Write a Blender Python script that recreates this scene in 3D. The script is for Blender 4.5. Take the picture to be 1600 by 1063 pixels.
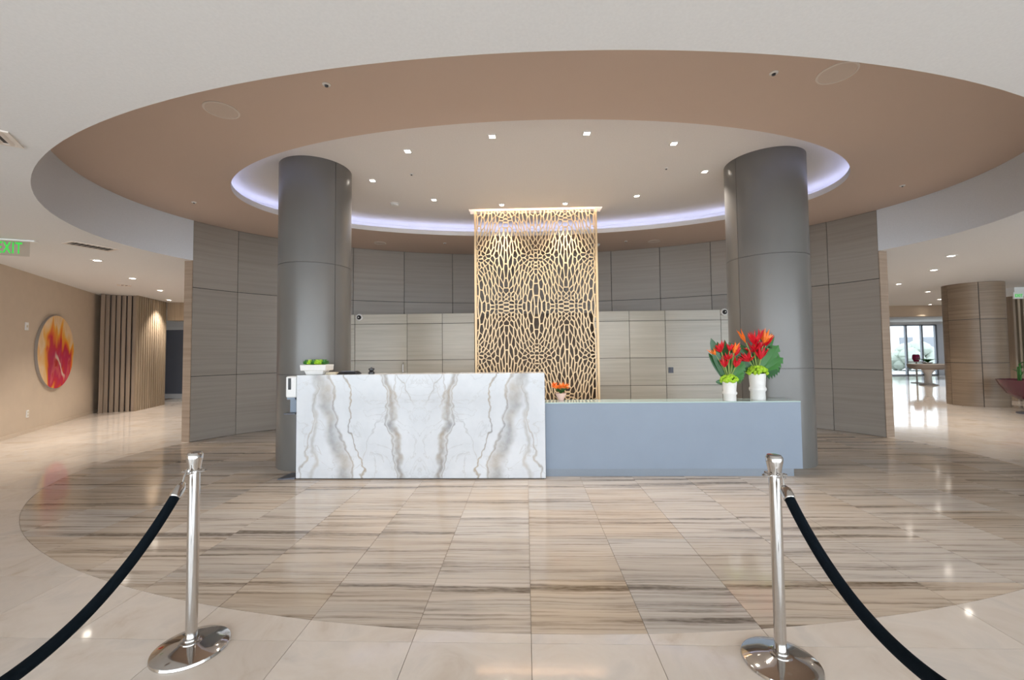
import bpy, bmesh, math, random
import numpy as np
from math import sin, cos, pi, radians, sqrt, atan2, hypot
from mathutils import Vector, Matrix
from mathutils.geometry import delaunay_2d_cdt

random.seed(7)
S = bpy.context.scene
COL = S.collection
for o in list(bpy.data.objects):
    bpy.data.objects.remove(o)

# ------------------------------------------------------------------ camera
F, CX, HX, HY, CAMH = 665.0, 800.0, 821.0, 551.0, 1.45
PITCH, ROLL = radians(2.2), radians(0.59)
YAW = math.atan((HX - CX) / F)
_f = np.array([-sin(YAW)*cos(PITCH), cos(YAW)*cos(PITCH), sin(PITCH)])
_r = np.array([cos(YAW), sin(YAW), 0.0]); _u = np.cross(_r, _f)
_r, _u = cos(ROLL)*_r - sin(ROLL)*_u, sin(ROLL)*_r + cos(ROLL)*_u
_d = np.array([0, 1.0, 0])
CY = HY + F*float(_d @ _u)/float(_d @ _f)
def ray(px, py): return _r*(px-CX)/F + _u*(CY-py)/F + _f
def atz(px, py, z):
    d = ray(px, py); t = (z-CAMH)/d[2]; return Vector((d[0]*t, d[1]*t, z))
def aty(px, py, y):
    d = ray(px, py); t = y/d[1]; return Vector((d[0]*t, y, CAMH+d[2]*t))
def onv(bx, by, px, py):
    "height above floor of a pixel standing over the floor point seen at (bx, by)"
    p = atz(bx, by, 0); d = ray(px, py)
    return CAMH + d[2]*hypot(p.x, p.y)/hypot(d[0], d[1])
cam_d = bpy.data.cameras.new('camera'); cam = bpy.data.objects.new('camera', cam_d); COL.objects.link(cam)
cam_d.sensor_width = 36.0; cam_d.lens = 36.0*F/1600.0
cam_d.shift_y = (CY-531.5)/1600.0
cam_d.clip_start = 0.05; cam_d.clip_end = 300
M = Matrix.Identity(4)
for i in range(3):
    M[i][0] = _r[i]; M[i][1] = _u[i]; M[i][2] = -_f[i]
M[2][3] = CAMH
cam.matrix_world = M
S.camera = cam

# ------------------------------------------------------------------ world, daylight, exposure
S.view_settings.view_transform = 'Standard'; S.view_settings.look = 'None'
S.view_settings.gamma = 1.0; S.view_settings.use_curve_mapping = False
S.view_settings.exposure = 0.36
W = bpy.data.worlds.new('sky'); S.world = W; W.use_nodes = True
W.node_tree.nodes['Background'].inputs[0].default_value = (0.80, 0.89, 1.0, 1)
W.node_tree.nodes['Background'].inputs[1].default_value = 3.2
S.cycles.max_bounces = 8; S.cycles.diffuse_bounces = 5; S.cycles.glossy_bounces = 4
S.cycles.transparent_max_bounces = 8; S.cycles.sample_clamp_indirect = 6.0
S.cycles.caustics_reflective = True; S.cycles.caustics_refractive = False
def area(name, loc, rot, sx, sy, power, color, portal=False):
    l = bpy.data.lights.new(name, 'AREA'); l.shape = 'RECTANGLE'; l.size = sx; l.size_y = sy
    l.energy = power; l.color = color
    if portal: l.cycles.is_portal = True
    o = bpy.data.objects.new(name, l); COL.objects.link(o); o.location = loc; o.rotation_euler = rot
    return o
# daylight comes in through the glazed entrance behind the camera and the far window of the lounge
area('entrance_daylight', (5.0, -4.35, 1.5), (radians(90), 0, 0), 27.0, 2.8, 610, (0.84, 0.92, 1.0))
area('lounge_daylight', (21.0, 22.9, 1.5), (radians(-90), 0, 0), 8.0, 2.6, 25, (0.86, 0.94, 1.0))

# ------------------------------------------------------------------ materials
def newmat(name):
    m = bpy.data.materials.new(name); m.use_nodes = True
    nt = m.node_tree; return m, nt, nt.nodes['Principled BSDF']
def N(nt, t, **kw):
    n = nt.nodes.new(t)
    for k, v in kw.items(): setattr(n, k, v)
    return n
def plain(name, col, rough=0.5, metal=0.0, spec=0.5, emit=None, es=0.0, bump=0.0, bscale=60):
    m, nt, b = newmat(name)
    b.inputs['Base Color'].default_value = (*col, 1); b.inputs['Roughness'].default_value = rough
    b.inputs['Metallic'].default_value = metal; b.inputs['Specular IOR Level'].default_value = spec
    tc = N(nt, 'ShaderNodeTexCoord'); no = N(nt, 'ShaderNodeTexNoise'); no.inputs['Scale'].default_value = bscale
    no.inputs['Detail'].default_value = 3
    nt.links.new(tc.outputs['Object'], no.inputs['Vector'])
    mx = N(nt, 'ShaderNodeMix', data_type='RGBA')
    mx.inputs['A'].default_value = (*[c*0.94 for c in col], 1); mx.inputs['B'].default_value = (*[min(1, c*1.05) for c in col], 1)
    nt.links.new(no.outputs['Fac'], mx.inputs['Factor']); nt.links.new(mx.outputs['Result'], b.inputs['Base Color'])
    if bump:
        bp = N(nt, 'ShaderNodeBump'); bp.inputs['Strength'].default_value = bump; bp.inputs['Distance'].default_value = 0.002
        nt.links.new(no.outputs['Fac'], bp.inputs['Height']); nt.links.new(bp.outputs['Normal'], b.inputs['Normal'])
    if emit:
        b.inputs['Emission Color'].default_value = (*emit, 1); b.inputs['Emission Strength'].default_value = es
    return m
def ramp(nt, stops):
    r = N(nt, 'ShaderNodeValToRGB'); e = r.color_ramp.elements
    e[0].position, e[0].color = stops[0][0], (*stops[0][1], 1)
    e[1].position, e[1].color = stops[-1][0], (*stops[-1][1], 1)
    for p, c in stops[1:-1]:
        x = e.new(p); x.color = (*c, 1)
    return r
def math_(nt, op, a, b=None, clamp=False):
    n = N(nt, 'ShaderNodeMath', operation=op); n.use_clamp = clamp
    for i, v in enumerate((a, b)):
        if v is None: continue
        if isinstance(v, (int, float)): n.inputs[i].default_value = v
        else: nt.links.new(v, n.inputs[i])
    return n.outputs[0]
def grain(name, c1, c2, c3, rough, spec, zs=28.0, hs=0.7, metal=0.0, vertical=False, use_rand=True):
    "veneer: streaks running along the panel"
    m, nt, b = newmat(name)
    g = N(nt, 'ShaderNodeNewGeometry'); mp = N(nt, 'ShaderNodeMapping')
    mp.inputs['Scale'].default_value = (zs, zs, hs) if vertical else (hs, hs, zs)
    nt.links.new(g.outputs['Position'], mp.inputs['Vector'])
    oi = N(nt, 'ShaderNodeObjectInfo'); ad = N(nt, 'ShaderNodeVectorMath', operation='ADD')
    sc = math_(nt, 'MULTIPLY', oi.outputs['Random'], 37.0)
    nt.links.new(mp.outputs['Vector'], ad.inputs[0])
    if use_rand: nt.links.new(sc, ad.inputs[1])
    no = N(nt, 'ShaderNodeTexNoise'); no.inputs['Scale'].default_value = 1.0; no.inputs['Detail'].default_value = 5; no.inputs['Roughness'].default_value = 0.62
    nt.links.new(ad.outputs[0], no.inputs['Vector'])
    r = ramp(nt, [(0.3, c1), (0.5, c2), (0.72, c3)]); nt.links.new(no.outputs['Fac'], r.inputs['Fac'])
    hv = N(nt, 'ShaderNodeHueSaturation'); nt.links.new(r.outputs['Color'], hv.inputs['Color'])
    v = math_(nt, 'MULTIPLY_ADD', oi.outputs['Random'], 0.14); nt.nodes[-1].inputs[2].default_value = 0.93
    nt.links.new(v, hv.inputs['Value']); nt.links.new(hv.outputs['Color'], b.inputs['Base Color'])
    b.inputs['Roughness'].default_value = rough; b.inputs['Specular IOR Level'].default_value = spec; b.inputs['Metallic'].default_value = metal
    return m
MAT = {}
MAT['ceil'] = plain('white_ceiling_paint', (0.755, 0.75, 0.745), 0.9, spec=0.1, bump=0.05)
MAT['inner'] = plain('warm_white_ceiling_paint', (0.83, 0.80, 0.78), 0.9, spec=0.1)
MAT['soffit'] = plain('pale_grey_paint', (0.74, 0.76, 0.80), 0.75, spec=0.2)
MAT['taupe'] = plain('taupe_ceiling_paint', (0.64, 0.505, 0.42), 0.85, spec=0.15, bump=0.1, bscale=240)
MAT['beige_wall'] = plain('beige_wall_paint', (0.58, 0.47, 0.36), 0.85, spec=0.15, bscale=5)
MAT['white'] = plain('white_plastic', (0.82, 0.81, 0.79), 0.4)
MAT['white_wall'] = plain('white_wall_paint', (0.78, 0.77, 0.75), 0.85, spec=0.1)
MAT['stone_trim'] = plain('beige_stone_trim', (0.62, 0.50, 0.38), 0.3)
MAT['grout'] = plain('brown_grout', (0.30, 0.24, 0.19), 0.8)
MAT['joint'] = plain('dark_joint', (0.07, 0.06, 0.055), 0.8)
MAT['panel'] = grain('grey_wood_veneer', (0.285, 0.252, 0.218), (0.315, 0.28, 0.245), (0.345, 0.308, 0.27), 0.38, 0.5, zs=20, hs=.5)
MAT['edge_wood'] = grain('brown_veneer_edge', (0.25, 0.18, 0.13), (0.31, 0.23, 0.17), (0.36, 0.27, 0.20), 0.5, 0.4)
MAT['light_panel'] = grain('greige_laminate', (0.40, 0.37, 0.30), (0.45, 0.42, 0.35), (0.50, 0.465, 0.39), 0.3, 0.55, zs=22)
MAT['brown_panel'] = grain('brown_wood_veneer', (0.19, 0.135, 0.09), (0.24, 0.175, 0.12), (0.29, 0.215, 0.15), 0.4, 0.4)
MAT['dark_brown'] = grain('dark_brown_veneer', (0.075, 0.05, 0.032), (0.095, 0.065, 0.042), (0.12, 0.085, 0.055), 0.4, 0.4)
MAT['slat'] = grain('brown_slat_wood', (0.22, 0.16, 0.11), (0.28, 0.21, 0.15), (0.33, 0.25, 0.18), 0.5, 0.4, vertical=True)
MAT['gold_wood'] = grain('golden_slat_wood', (0.30, 0.225, 0.15), (0.36, 0.275, 0.19), (0.42, 0.325, 0.235), 0.45, 0.4, vertical=True)
MAT['column'] = plain('grey_metallic_lacquer', (0.165, 0.158, 0.148), 0.30, metal=0.15, spec=0.38, bscale=2)
MAT['counter'] = plain('blue_grey_lacquer', (0.245, 0.29, 0.355), 0.35, spec=0.4, bscale=3)
MAT['plinth'] = plain('blue_grey_plinth', (0.22, 0.25, 0.29), 0.4)
MAT['gold'] = plain('gold_lacquer', (0.76, 0.57, 0.34), 0.4, metal=0.15, bscale=4)
MAT['chrome'] = plain('polished_steel', (0.58, 0.56, 0.54), 0.07, metal=1.0)
MAT['velvet'] = plain('black_velvet', (0.004, 0.007, 0.010), 0.95, spec=0.08, bump=0.6, bscale=90)
MAT['black'] = plain('black_plastic', (0.015, 0.015, 0.017), 0.35)
MAT['dark_metal'] = plain('dark_grey_metal', (0.10, 0.105, 0.125), 0.4, metal=0.3)
MAT['door'] = plain('dark_blue_grey_door', (0.17, 0.18, 0.215), 0.5)
MAT['grille'] = plain('taupe_speaker_grille', (0.66, 0.55, 0.47), 0.7, bscale=300)
MAT['ring'] = plain('pale_taupe_ring', (0.74, 0.66, 0.59), 0.6)
MAT['lens'] = plain('lit_lens', (1, 1, 1), 0.5, emit=(1.0, 0.90, 0.78), es=22.0)
MAT['cove_led'] = plain('cove_led', (1, 1, 1), 0.5, emit=(0.55, 0.62, 1.0), es=4.6)
MAT['slot_led'] = plain('slot_led', (1, 1, 1), 0.5, emit=(1.0, 0.80, 0.72), es=16.0)
MAT['green_lit'] = plain('green_lit_letter', (0.02, 0.3, 0.03), 0.4, emit=(0.03, 0.62, 0.05), es=0.55)
MAT['red'] = plain('red_petal', (0.62, 0.008, 0.022), 0.4)
MAT['orange'] = plain('orange_petal', (0.85, 0.20, 0.02), 0.45)
MAT['leaf'] = plain('dark_green_leaf', (0.02, 0.10, 0.025), 0.35)
MAT['leaf2'] = plain('mid_green_leaf', (0.035, 0.17, 0.025), 0.4)
MAT['stem'] = plain('green_stem', (0.25, 0.35, 0.08), 0.5)
MAT['lime'] = plain('lime_bloom', (0.36, 0.60, 0.03), 0.6)
MAT['ceramic'] = plain('white_ceramic', (0.80, 0.78, 0.75), 0.35)
MAT['pink'] = plain('pink_ceramic', (0.78, 0.52, 0.44), 0.4)
MAT['purple'] = plain('plum_lacquer', (0.09, 0.018, 0.03), 0.2)
MAT['fabric'] = plain('grey_fabric', (0.33, 0.29, 0.26), 0.9)
MAT['red_vase'] = plain('magenta_glass', (0.35, 0.02, 0.10), 0.2)
MAT['cream'] = plain('cream_paper', (0.62, 0.55, 0.42), 0.8)
MAT['pave'] = plain('pale_paving', (0.6, 0.6, 0.58), 0.8)
MAT['hedge'] = plain('pale_hedge', (0.42, 0.46, 0.40), 0.9, bscale=6)
MAT['facade'] = plain('pale_facade', (0.7, 0.7, 0.7), 0.8)
MAT['frame_metal'] = plain('grey_window_metal', (0.25, 0.26, 0.28), 0.4, metal=0.6)

def glass(name, tint, mixf):
    m, nt, b = newmat(name)
    out = nt.nodes['Material Output']; tr = N(nt, 'ShaderNodeBsdfTransparent'); gl = N(nt, 'ShaderNodeBsdfGlossy')
    tr.inputs[0].default_value = (*tint, 1); gl.inputs['Roughness'].default_value = 0.02
    mx = N(nt, 'ShaderNodeMixShader'); mx.inputs[0].default_value = mixf
    nt.links.new(tr.outputs[0], mx.inputs[1]); nt.links.new(gl.outputs[0], mx.inputs[2]); nt.links.new(mx.outputs[0], out.inputs['Surface'])
    return m
MAT['glass'] = glass('clear_glass', (0.97, 0.985, 0.98), 0.06)
MAT['sheer'] = glass('edge_lit_acrylic', (0.9, 0.9, 0.88), 0.05)
m, nt, b = newmat('green_tinted_glass'); b.inputs['Base Color'].default_value = (0.33, 0.43, 0.40, 1)
b.inputs['Roughness'].default_value = 0.06; b.inputs['Specular IOR Level'].default_value = 0.9; MAT['gtop'] = m

def vein_tile():
    m, nt, b = newmat('striped_travertine')
    g = N(nt, 'ShaderNodeNewGeometry'); oi = N(nt, 'ShaderNodeObjectInfo')
    sx = N(nt, 'ShaderNodeSeparateXYZ'); nt.links.new(g.outputs['Position'], sx.inputs[0])
    rnd = oi.outputs['Random']
    wp = N(nt, 'ShaderNodeTexNoise'); wp.inputs['Scale'].default_value = 2.2; wp.inputs['Detail'].default_value = 4
    nt.links.new(g.outputs['Position'], wp.inputs['Vector'])
    yy = math_(nt, 'ADD', sx.outputs['Y'], math_(nt, 'MULTIPLY', wp.outputs['Fac'], 0.045))
    yy = math_(nt, 'ADD', yy, math_(nt, 'MULTIPLY', rnd, 0.07))
    def bands(xs, ys, det, rough, off):
        xx = math_(nt, 'MULTIPLY_ADD', sx.outputs['X'], xs); nt.nodes[-1].inputs[2].default_value = off
        xx = math_(nt, 'ADD', xx, math_(nt, 'MULTIPLY', rnd, 0.25))
        cb = N(nt, 'ShaderNodeCombineXYZ'); nt.links.new(xx, cb.inputs[0]); nt.links.new(math_(nt, 'MULTIPLY', yy, ys), cb.inputs[1])
        n1 = N(nt, 'ShaderNodeTexNoise'); n1.inputs['Scale'].default_value = 1.0; n1.inputs['Detail'].default_value = det; n1.inputs['Roughness'].default_value = rough
        nt.links.new(cb.outputs[0], n1.inputs['Vector']); return n1.outputs['Fac']
    base = ramp(nt, [(0.30, (0.47, 0.385, 0.305)), (0.5, (0.565, 0.475, 0.39)), (0.7, (0.49, 0.425, 0.36))]); nt.links.new(bands(.35, 5.0, 4, .6, 3.1), base.inputs['Fac'])
    def mask(f, lo, hi, amt):
        mr = N(nt, 'ShaderNodeMapRange', interpolation_type='SMOOTHSTEP'); nt.links.new(f, mr.inputs['Value'])
        mr.inputs['From Min'].default_value = lo; mr.inputs['From Max'].default_value = hi; mr.inputs['To Max'].default_value = amt; return mr.outputs['Result']
    d1 = mask(bands(.30, 9.0, 7, .62, 0.0), .50, .66, .95); d2 = mask(bands(.8, 38.0, 5, .6, 7.7), .47, .70, .62)
    n2 = N(nt, 'ShaderNodeTexNoise'); n2.inputs['Scale'].default_value = 1.0; n2.inputs['Detail'].default_value = 5
    mp = N(nt, 'ShaderNodeMapping'); mp.inputs['Scale'].default_value = (16, 60, 1); nt.links.new(g.outputs['Position'], mp.inputs['Vector']); nt.links.new(mp.outputs[0], n2.inputs['Vector'])
    brk = math_(nt, 'MULTIPLY_ADD', n2.outputs['Fac'], 1.2); nt.nodes[-1].inputs[2].default_value = .35
    dk = math_(nt, 'MULTIPLY', math_(nt, 'MAXIMUM', d1, d2), brk, True)
    mx = N(nt, 'ShaderNodeMix', data_type='RGBA'); nt.links.new(dk, mx.inputs['Factor'])
    nt.links.new(base.outputs['Color'], mx.inputs['A']); mx.inputs['B'].default_value = (0.15, 0.112, 0.08, 1)
    hv = N(nt, 'ShaderNodeHueSaturation'); nt.links.new(mx.outputs['Result'], hv.inputs['Color'])
    v = math_(nt, 'MULTIPLY_ADD', math_(nt, 'FRACT', math_(nt, 'MULTIPLY', rnd, 17.3)), 0.12); nt.nodes[-1].inputs[2].default_value = 0.95
    s = math_(nt, 'MULTIPLY_ADD', math_(nt, 'FRACT', math_(nt, 'MULTIPLY', rnd, 41.7)), 0.5)
    nt.nodes[-1].inputs[2].default_value = 0.68
    nt.links.new(v, hv.inputs['Value']); nt.links.new(s, hv.inputs['Saturation'])
    nt.links.new(hv.outputs['Color'], b.inputs['Base Color'])
    b.inputs['Roughness'].default_value = 0.09; b.inputs['Specular IOR Level'].default_value = 0.36
    return m
def cream_tile():
    m, nt, b = newmat('cream_marble_tile')
    g = N(nt, 'ShaderNodeNewGeometry'); oi = N(nt, 'ShaderNodeObjectInfo'); rnd = oi.outputs['Random']
    ad = N(nt, 'ShaderNodeVectorMath', operation='ADD'); nt.links.new(g.outputs['Position'], ad.inputs[0]); nt.links.new(math_(nt, 'MULTIPLY', rnd, 23.0), ad.inputs[1])
    n1 = N(nt, 'ShaderNodeTexNoise'); n1.inputs['Scale'].default_value = 2.6; n1.inputs['Detail'].default_value = 8; n1.inputs['Roughness'].default_value = 0.6; n1.inputs['Distortion'].default_value = 0.8
    nt.links.new(ad.outputs[0], n1.inputs['Vector'])
    r = ramp(nt, [(0.28, (0.54, 0.44, 0.35)), (0.42, (0.63, 0.545, 0.465)), (0.55, (0.67, 0.59, 0.515)), (0.68, (0.60, 0.535, 0.475)), (0.8, (0.52, 0.41, 0.31))])
    nt.links.new(n1.outputs['Fac'], r.inputs['Fac'])
    hv = N(nt, 'ShaderNodeHueSaturation'); nt.links.new(r.outputs['Color'], hv.inputs['Color'])
    v = math_(nt, 'MULTIPLY_ADD', math_(nt, 'FRACT', math_(nt, 'MULTIPLY', rnd, 17.3)), 0.14); nt.nodes[-1].inputs[2].default_value = 0.93
    nt.links.new(v, hv.inputs['Value']); nt.links.new(hv.outputs['Color'], b.inputs['Base Color'])
    b.inputs['Roughness'].default_value = 0.06; b.inputs['Specular IOR Level'].default_value = 0.5
    return m
MAT['vein'] = vein_tile(); MAT['cream_tile'] = cream_tile()

def marble():
    "bookmatched slab: veins mirrored about the middle of the counter (object x = 0), z measured from the floor"
    m, nt, b = newmat('bookmatched_marble')
    tc = N(nt, 'ShaderNodeTexCoord'); sx = N(nt, 'ShaderNodeSeparateXYZ'); nt.links.new(tc.outputs['Object'], sx.inputs[0])
    u = math_(nt, 'ABSOLUTE', sx.outputs['X']); z = sx.outputs['Z']
    cb = N(nt, 'ShaderNodeCombineXYZ'); nt.links.new(u, cb.inputs[0]); nt.links.new(z, cb.inputs[2]); nt.links.new(math_(nt, 'MULTIPLY', sx.outputs['Y'], 1.0), cb.inputs[1])
    def noise(scale, det=5, rough=0.6, dist=0.0, vec=None):
        n = N(nt, 'ShaderNodeTexNoise'); n.inputs['Scale'].default_value = scale; n.inputs['Detail'].default_value = det
        n.inputs['Roughness'].default_value = rough; n.inputs['Distortion'].default_value = dist
        nt.links.new(vec or cb.outputs[0], n.inputs['Vector']); return n.outputs['Fac']
    wob = math_(nt, 'MULTIPLY', math_(nt, 'SUBTRACT', noise(2.6, 3), 0.5), 0.34)
    wob2 = math_(nt, 'MULTIPLY', math_(nt, 'SUBTRACT', noise(9.0, 3), 0.5), 0.035)
    uw = math_(nt, 'ADD', math_(nt, 'ADD', u, wob), wob2)
    def vein(u0, k, w, amt, z0=None, z1=None):
        c = math_(nt, 'MULTIPLY_ADD', z, k); nt.nodes[-1].inputs[2].default_value = u0
        d = math_(nt, 'ABSOLUTE', math_(nt, 'SUBTRACT', uw, c))
        mr = N(nt, 'ShaderNodeMapRange', interpolation_type='SMOOTHSTEP'); nt.links.new(d, mr.inputs['Value'])
        mr.inputs['From Min'].default_value = 0; mr.inputs['From Max'].default_value = w
        mr.inputs['To Min'].default_value = amt; mr.inputs['To Max'].default_value = 0
        f = mr.outputs['Result']
        if z0 is not None:
            m2 = N(nt, 'ShaderNodeMapRange', interpolation_type='SMOOTHSTEP'); nt.links.new(z, m2.inputs['Value'])
            m2.inputs['From Min'].default_value = z0; m2.inputs['From Max'].default_value = z1
            f = math_(nt, 'MULTIPLY', f, m2.outputs['Result'])
        return f
    fs = [vein(0.20, 0.17, 0.055, 0.85), vein(0.25, 0.17, 0.02, 0.7), vein(0.86, 0.27, 0.13, 0.7), vein(0.78, 0.26, 0.028, 0.8),
          vein(0.70, 0.16, 0.016, 0.95), vein(1.28, -0.05, 0.05, 0.5), vein(1.42, -0.2, 0.02, 0.7), vein(0.02, 0.32, 0.018, 0.7, 0.75, 0.95),
          vein(0.66, -0.32, 0.012, 0.5, 0.6, 0.9), vein(-0.35, 0.5, 0.015, 0.6, 0.8, 1.0), vein(0.85, -0.6, 0.010, 0.35)]
    tot = fs[0]
    for f in fs[1:]: tot = math_(nt, 'MAXIMUM', tot, f)
    tot = math_(nt, 'MULTIPLY', tot, math_(nt, 'ADD', math_(nt, 'MULTIPLY', noise(14, 5, 0.7), 1.2), 0.45), True)
    # hairline network
    hn = math_(nt, 'ABSOLUTE', math_(nt, 'SUBTRACT', noise(2.4, 7, 0.55, 1.2), 0.5))
    mr = N(nt, 'ShaderNodeMapRange'); nt.links.new(hn, mr.inputs['Value']); mr.inputs['From Max'].default_value = 0.012
    mr.inputs['To Min'].default_value = 0.6; mr.inputs['To Max'].default_value = 0.0
    hair = math_(nt, 'MULTIPLY', mr.outputs['Result'], noise(1.7, 2))
    tot = math_(nt, 'MAXIMUM', tot, hair)
    base = ramp(nt, [(0.3, (0.55, 0.56, 0.58)), (0.7, (0.67, 0.675, 0.69))]); nt.links.new(noise(2.0, 5), base.inputs['Fac'])
    vc = ramp(nt, [(0.35, (0.25, 0.245, 0.245)), (0.65, (0.40, 0.33, 0.255))]); nt.links.new(noise(2.6, 3), vc.inputs['Fac'])
    mx = N(nt, 'ShaderNodeMix', data_type='RGBA'); nt.links.new(tot, mx.inputs['Factor'])
    nt.links.new(base.outputs['Color'], mx.inputs['A']); nt.links.new(vc.outputs['Color'], mx.inputs['B'])
    nt.links.new(mx.outputs['Result'], b.inputs['Base Color']); b.inputs['Roughness'].default_value = 0.12
    return m
MAT['marble'] = marble()
def artmat():
    m, nt, b = newmat('poured_paint')
    tc = N(nt, 'ShaderNodeTexCoord'); mp = N(nt, 'ShaderNodeMapping'); mp.inputs['Rotation'].default_value = (0, radians(-35), 0)
    mp.inputs['Scale'].default_value = (1.9, 1.0, 0.8); nt.links.new(tc.outputs['Object'], mp.inputs['Vector'])
    n1 = N(nt, 'ShaderNodeTexNoise'); n1.inputs['Scale'].default_value = 1.5; n1.inputs['Detail'].default_value = 1.6; n1.inputs['Distortion'].default_value = 1.1
    nt.links.new(mp.outputs[0], n1.inputs['Vector'])
    sx = N(nt, 'ShaderNodeSeparateXYZ'); nt.links.new(tc.outputs['Object'], sx.inputs[0])
    ln = N(nt, 'ShaderNodeVectorMath', operation='LENGTH')
    sub = N(nt, 'ShaderNodeVectorMath', operation='SUBTRACT'); nt.links.new(tc.outputs['Object'], sub.inputs[0]); sub.inputs[1].default_value = (0.12, 0, -0.25)
    nt.links.new(sub.outputs[0], ln.inputs[0])
    f = math_(nt, 'SUBTRACT', math_(nt, 'ADD', n1.outputs['Fac'], 0.36), math_(nt, 'MULTIPLY', ln.outputs['Value'], 0.52))
    r = ramp(nt, [(0.18, (0.80, 0.52, 0.26)), (0.34, (0.88, 0.62, 0.36)), (0.46, (0.90, 0.42, 0.04)), (0.55, (0.85, 0.20, 0.02)), (0.64, (0.62, 0.02, 0.04)), (0.74, (0.55, 0.015, 0.09)), (0.86, (0.70, 0.10, 0.12)), (0.9, (0.5, 0.02, 0.02))])
    nt.links.new(f, r.inputs['Fac']); nt.links.new(r.outputs['Color'], b.inputs['Base Color']); b.inputs['Roughness'].default_value = 0.15
    # one pale diagonal pour
    n2 = N(nt, 'ShaderNodeTexNoise'); n2.inputs['Scale'].default_value = 2.5; n2.inputs['Detail'].default_value = 2; nt.links.new(tc.outputs['Object'], n2.inputs['Vector'])
    dline = math_(nt, 'ADD', math_(nt, 'ADD', sx.outputs['X'], math_(nt, 'MULTIPLY', sx.outputs['Z'], 0.6)), math_(nt, 'MULTIPLY', math_(nt, 'SUBTRACT', n2.outputs['Fac'], 0.5), 0.5))
    dd_ = math_(nt, 'ABSOLUTE', math_(nt, 'ADD', dline, 0.02))
    mr = N(nt, 'ShaderNodeMapRange', interpolation_type='SMOOTHSTEP'); nt.links.new(dd_, mr.inputs['Value']); mr.inputs['From Min'].default_value = .015; mr.inputs['From Max'].default_value = .07; mr.inputs['To Min'].default_value = .85; mr.inputs['To Max'].default_value = 0
    fz = N(nt, 'ShaderNodeMapRange', interpolation_type='SMOOTHSTEP'); nt.links.new(math_(nt, 'ABSOLUTE', math_(nt, 'ADD', sx.outputs['Z'], .3)), fz.inputs['Value']); fz.inputs['From Min'].default_value = .15; fz.inputs['From Max'].default_value = .35; fz.inputs['To Min'].default_value = 1; fz.inputs['To Max'].default_value = 0
    mx = N(nt, 'ShaderNodeMix', data_type='RGBA'); nt.links.new(math_(nt, 'MULTIPLY', mr.outputs['Result'], fz.outputs['Result']), mx.inputs['Factor'])
    nt.links.new(r.outputs['Color'], mx.inputs['A']); mx.inputs['B'].default_value = (.85, .68, .56, 1); nt.links.new(mx.outputs['Result'], b.inputs['Base Color'])
    return m
MAT['art'] = artmat()

# ------------------------------------------------------------------ builders
class MB:
    def __init__(s): s.v = []; s.f = []; s.mi = []
    def add(s, vs, fs, mi=0):
        k = len(s.v); s.v += [tuple(v) for v in vs]; s.f += [tuple(i+k for i in f) for f in fs]; s.mi += [mi]*len(fs); return s
    def box(s, x0, x1, y0, y1, z0, z1, mi=0):
        vs = [(x, y, z) for z in (z0, z1) for y in (y0, y1) for x in (x0, x1)]
        return s.add(vs, [(0, 2, 3, 1), (4, 5, 7, 6), (0, 1, 5, 4), (2, 6, 7, 3), (0, 4, 6, 2), (1, 3, 7, 5)], mi)
    def lathe(s, prof, n=24, c=(0, 0, 0), cap0=True, cap1=True, mi=0, sy=1.0):
        vs = []; fs = []
        for r, z in prof:
            for i in range(n):
                a = 2*pi*i/n; vs.append((c[0]+r*cos(a), c[1]+sy*r*sin(a), c[2]+z))
        for j in range(len(prof)-1):
            for i in range(n):
                i2 = (i+1) % n; fs.append((j*n+i, j*n+i2, (j+1)*n+i2, (j+1)*n+i))
        if cap0: fs.append(tuple(range(n-1, -1, -1)))
        if cap1: fs.append(tuple((len(prof)-1)*n+i for i in range(n)))
        return s.add(vs, fs, mi)
    def tube(s, pts, rad, n=10, mi=0, caps=True):
        pts = [Vector(p) for p in pts]; m = len(pts)
        rads = rad if isinstance(rad, (list, tuple)) else [rad]*m
        up = Vector((0, 0, 1)); vs = []; fs = []
        t0 = (pts[1]-pts[0]).normalized()
        nrm = t0.cross(up if abs(t0.z) < 0.9 else Vector((1, 0, 0))).normalized()
        for j, p in enumerate(pts):
            t = (pts[min(j+1, m-1)]-pts[max(j-1, 0)]).normalized()
            nrm = (nrm - t*nrm.dot(t)).normalized(); b = t.cross(nrm)
            for i in range(n):
                a = 2*pi*i/n; vs.append(p + (nrm*cos(a)+b*sin(a))*rads[j])
        for j in range(m-1):
            for i in range(n):
                i2 = (i+1) % n; fs.append((j*n+i, j*n+i2, (j+1)*n+i2, (j+1)*n+i))
        if caps:
            fs.append(tuple(range(n-1, -1, -1))); fs.append(tuple((m-1)*n+i for i in range(n)))
        return s.add(vs, fs, mi)
    def mesh(s, name, mats, smooth=False, angle=None):
        me = bpy.data.meshes.new(name); me.from_pydata(s.v, [], s.f); me.update()
        for m in (mats if isinstance(mats, (list, tuple)) else [mats]): me.materials.append(MAT[m])
        if any(s.mi):
            for p, i in zip(me.polygons, s.mi): p.material_index = i
        bm = bmesh.new(); bm.from_mesh(me); bmesh.ops.recalc_face_normals(bm, faces=bm.faces); bm.to_mesh(me); bm.free()
        if smooth:
            for p in me.polygons: p.use_smooth = True
            if angle: me.set_sharp_from_angle(angle=radians(angle))
        return me
    def build(s, name, mats, parent=None, smooth=False, angle=40, bevel=0, loc=None):
        me = s.mesh(name, mats, smooth, angle if smooth else None)
        return place(name, me, parent, bevel, loc)
def place(name, me, parent=None, bevel=0, loc=None):
    o = bpy.data.objects.new(name, me); COL.objects.link(o)
    if parent: o.parent = parent
    if loc is not None: o.location = loc
    if bevel:
        b = o.modifiers.new('bevel', 'BEVEL'); b.width = bevel; b.segments = 2; b.limit_method = 'ANGLE'
    return o
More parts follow.
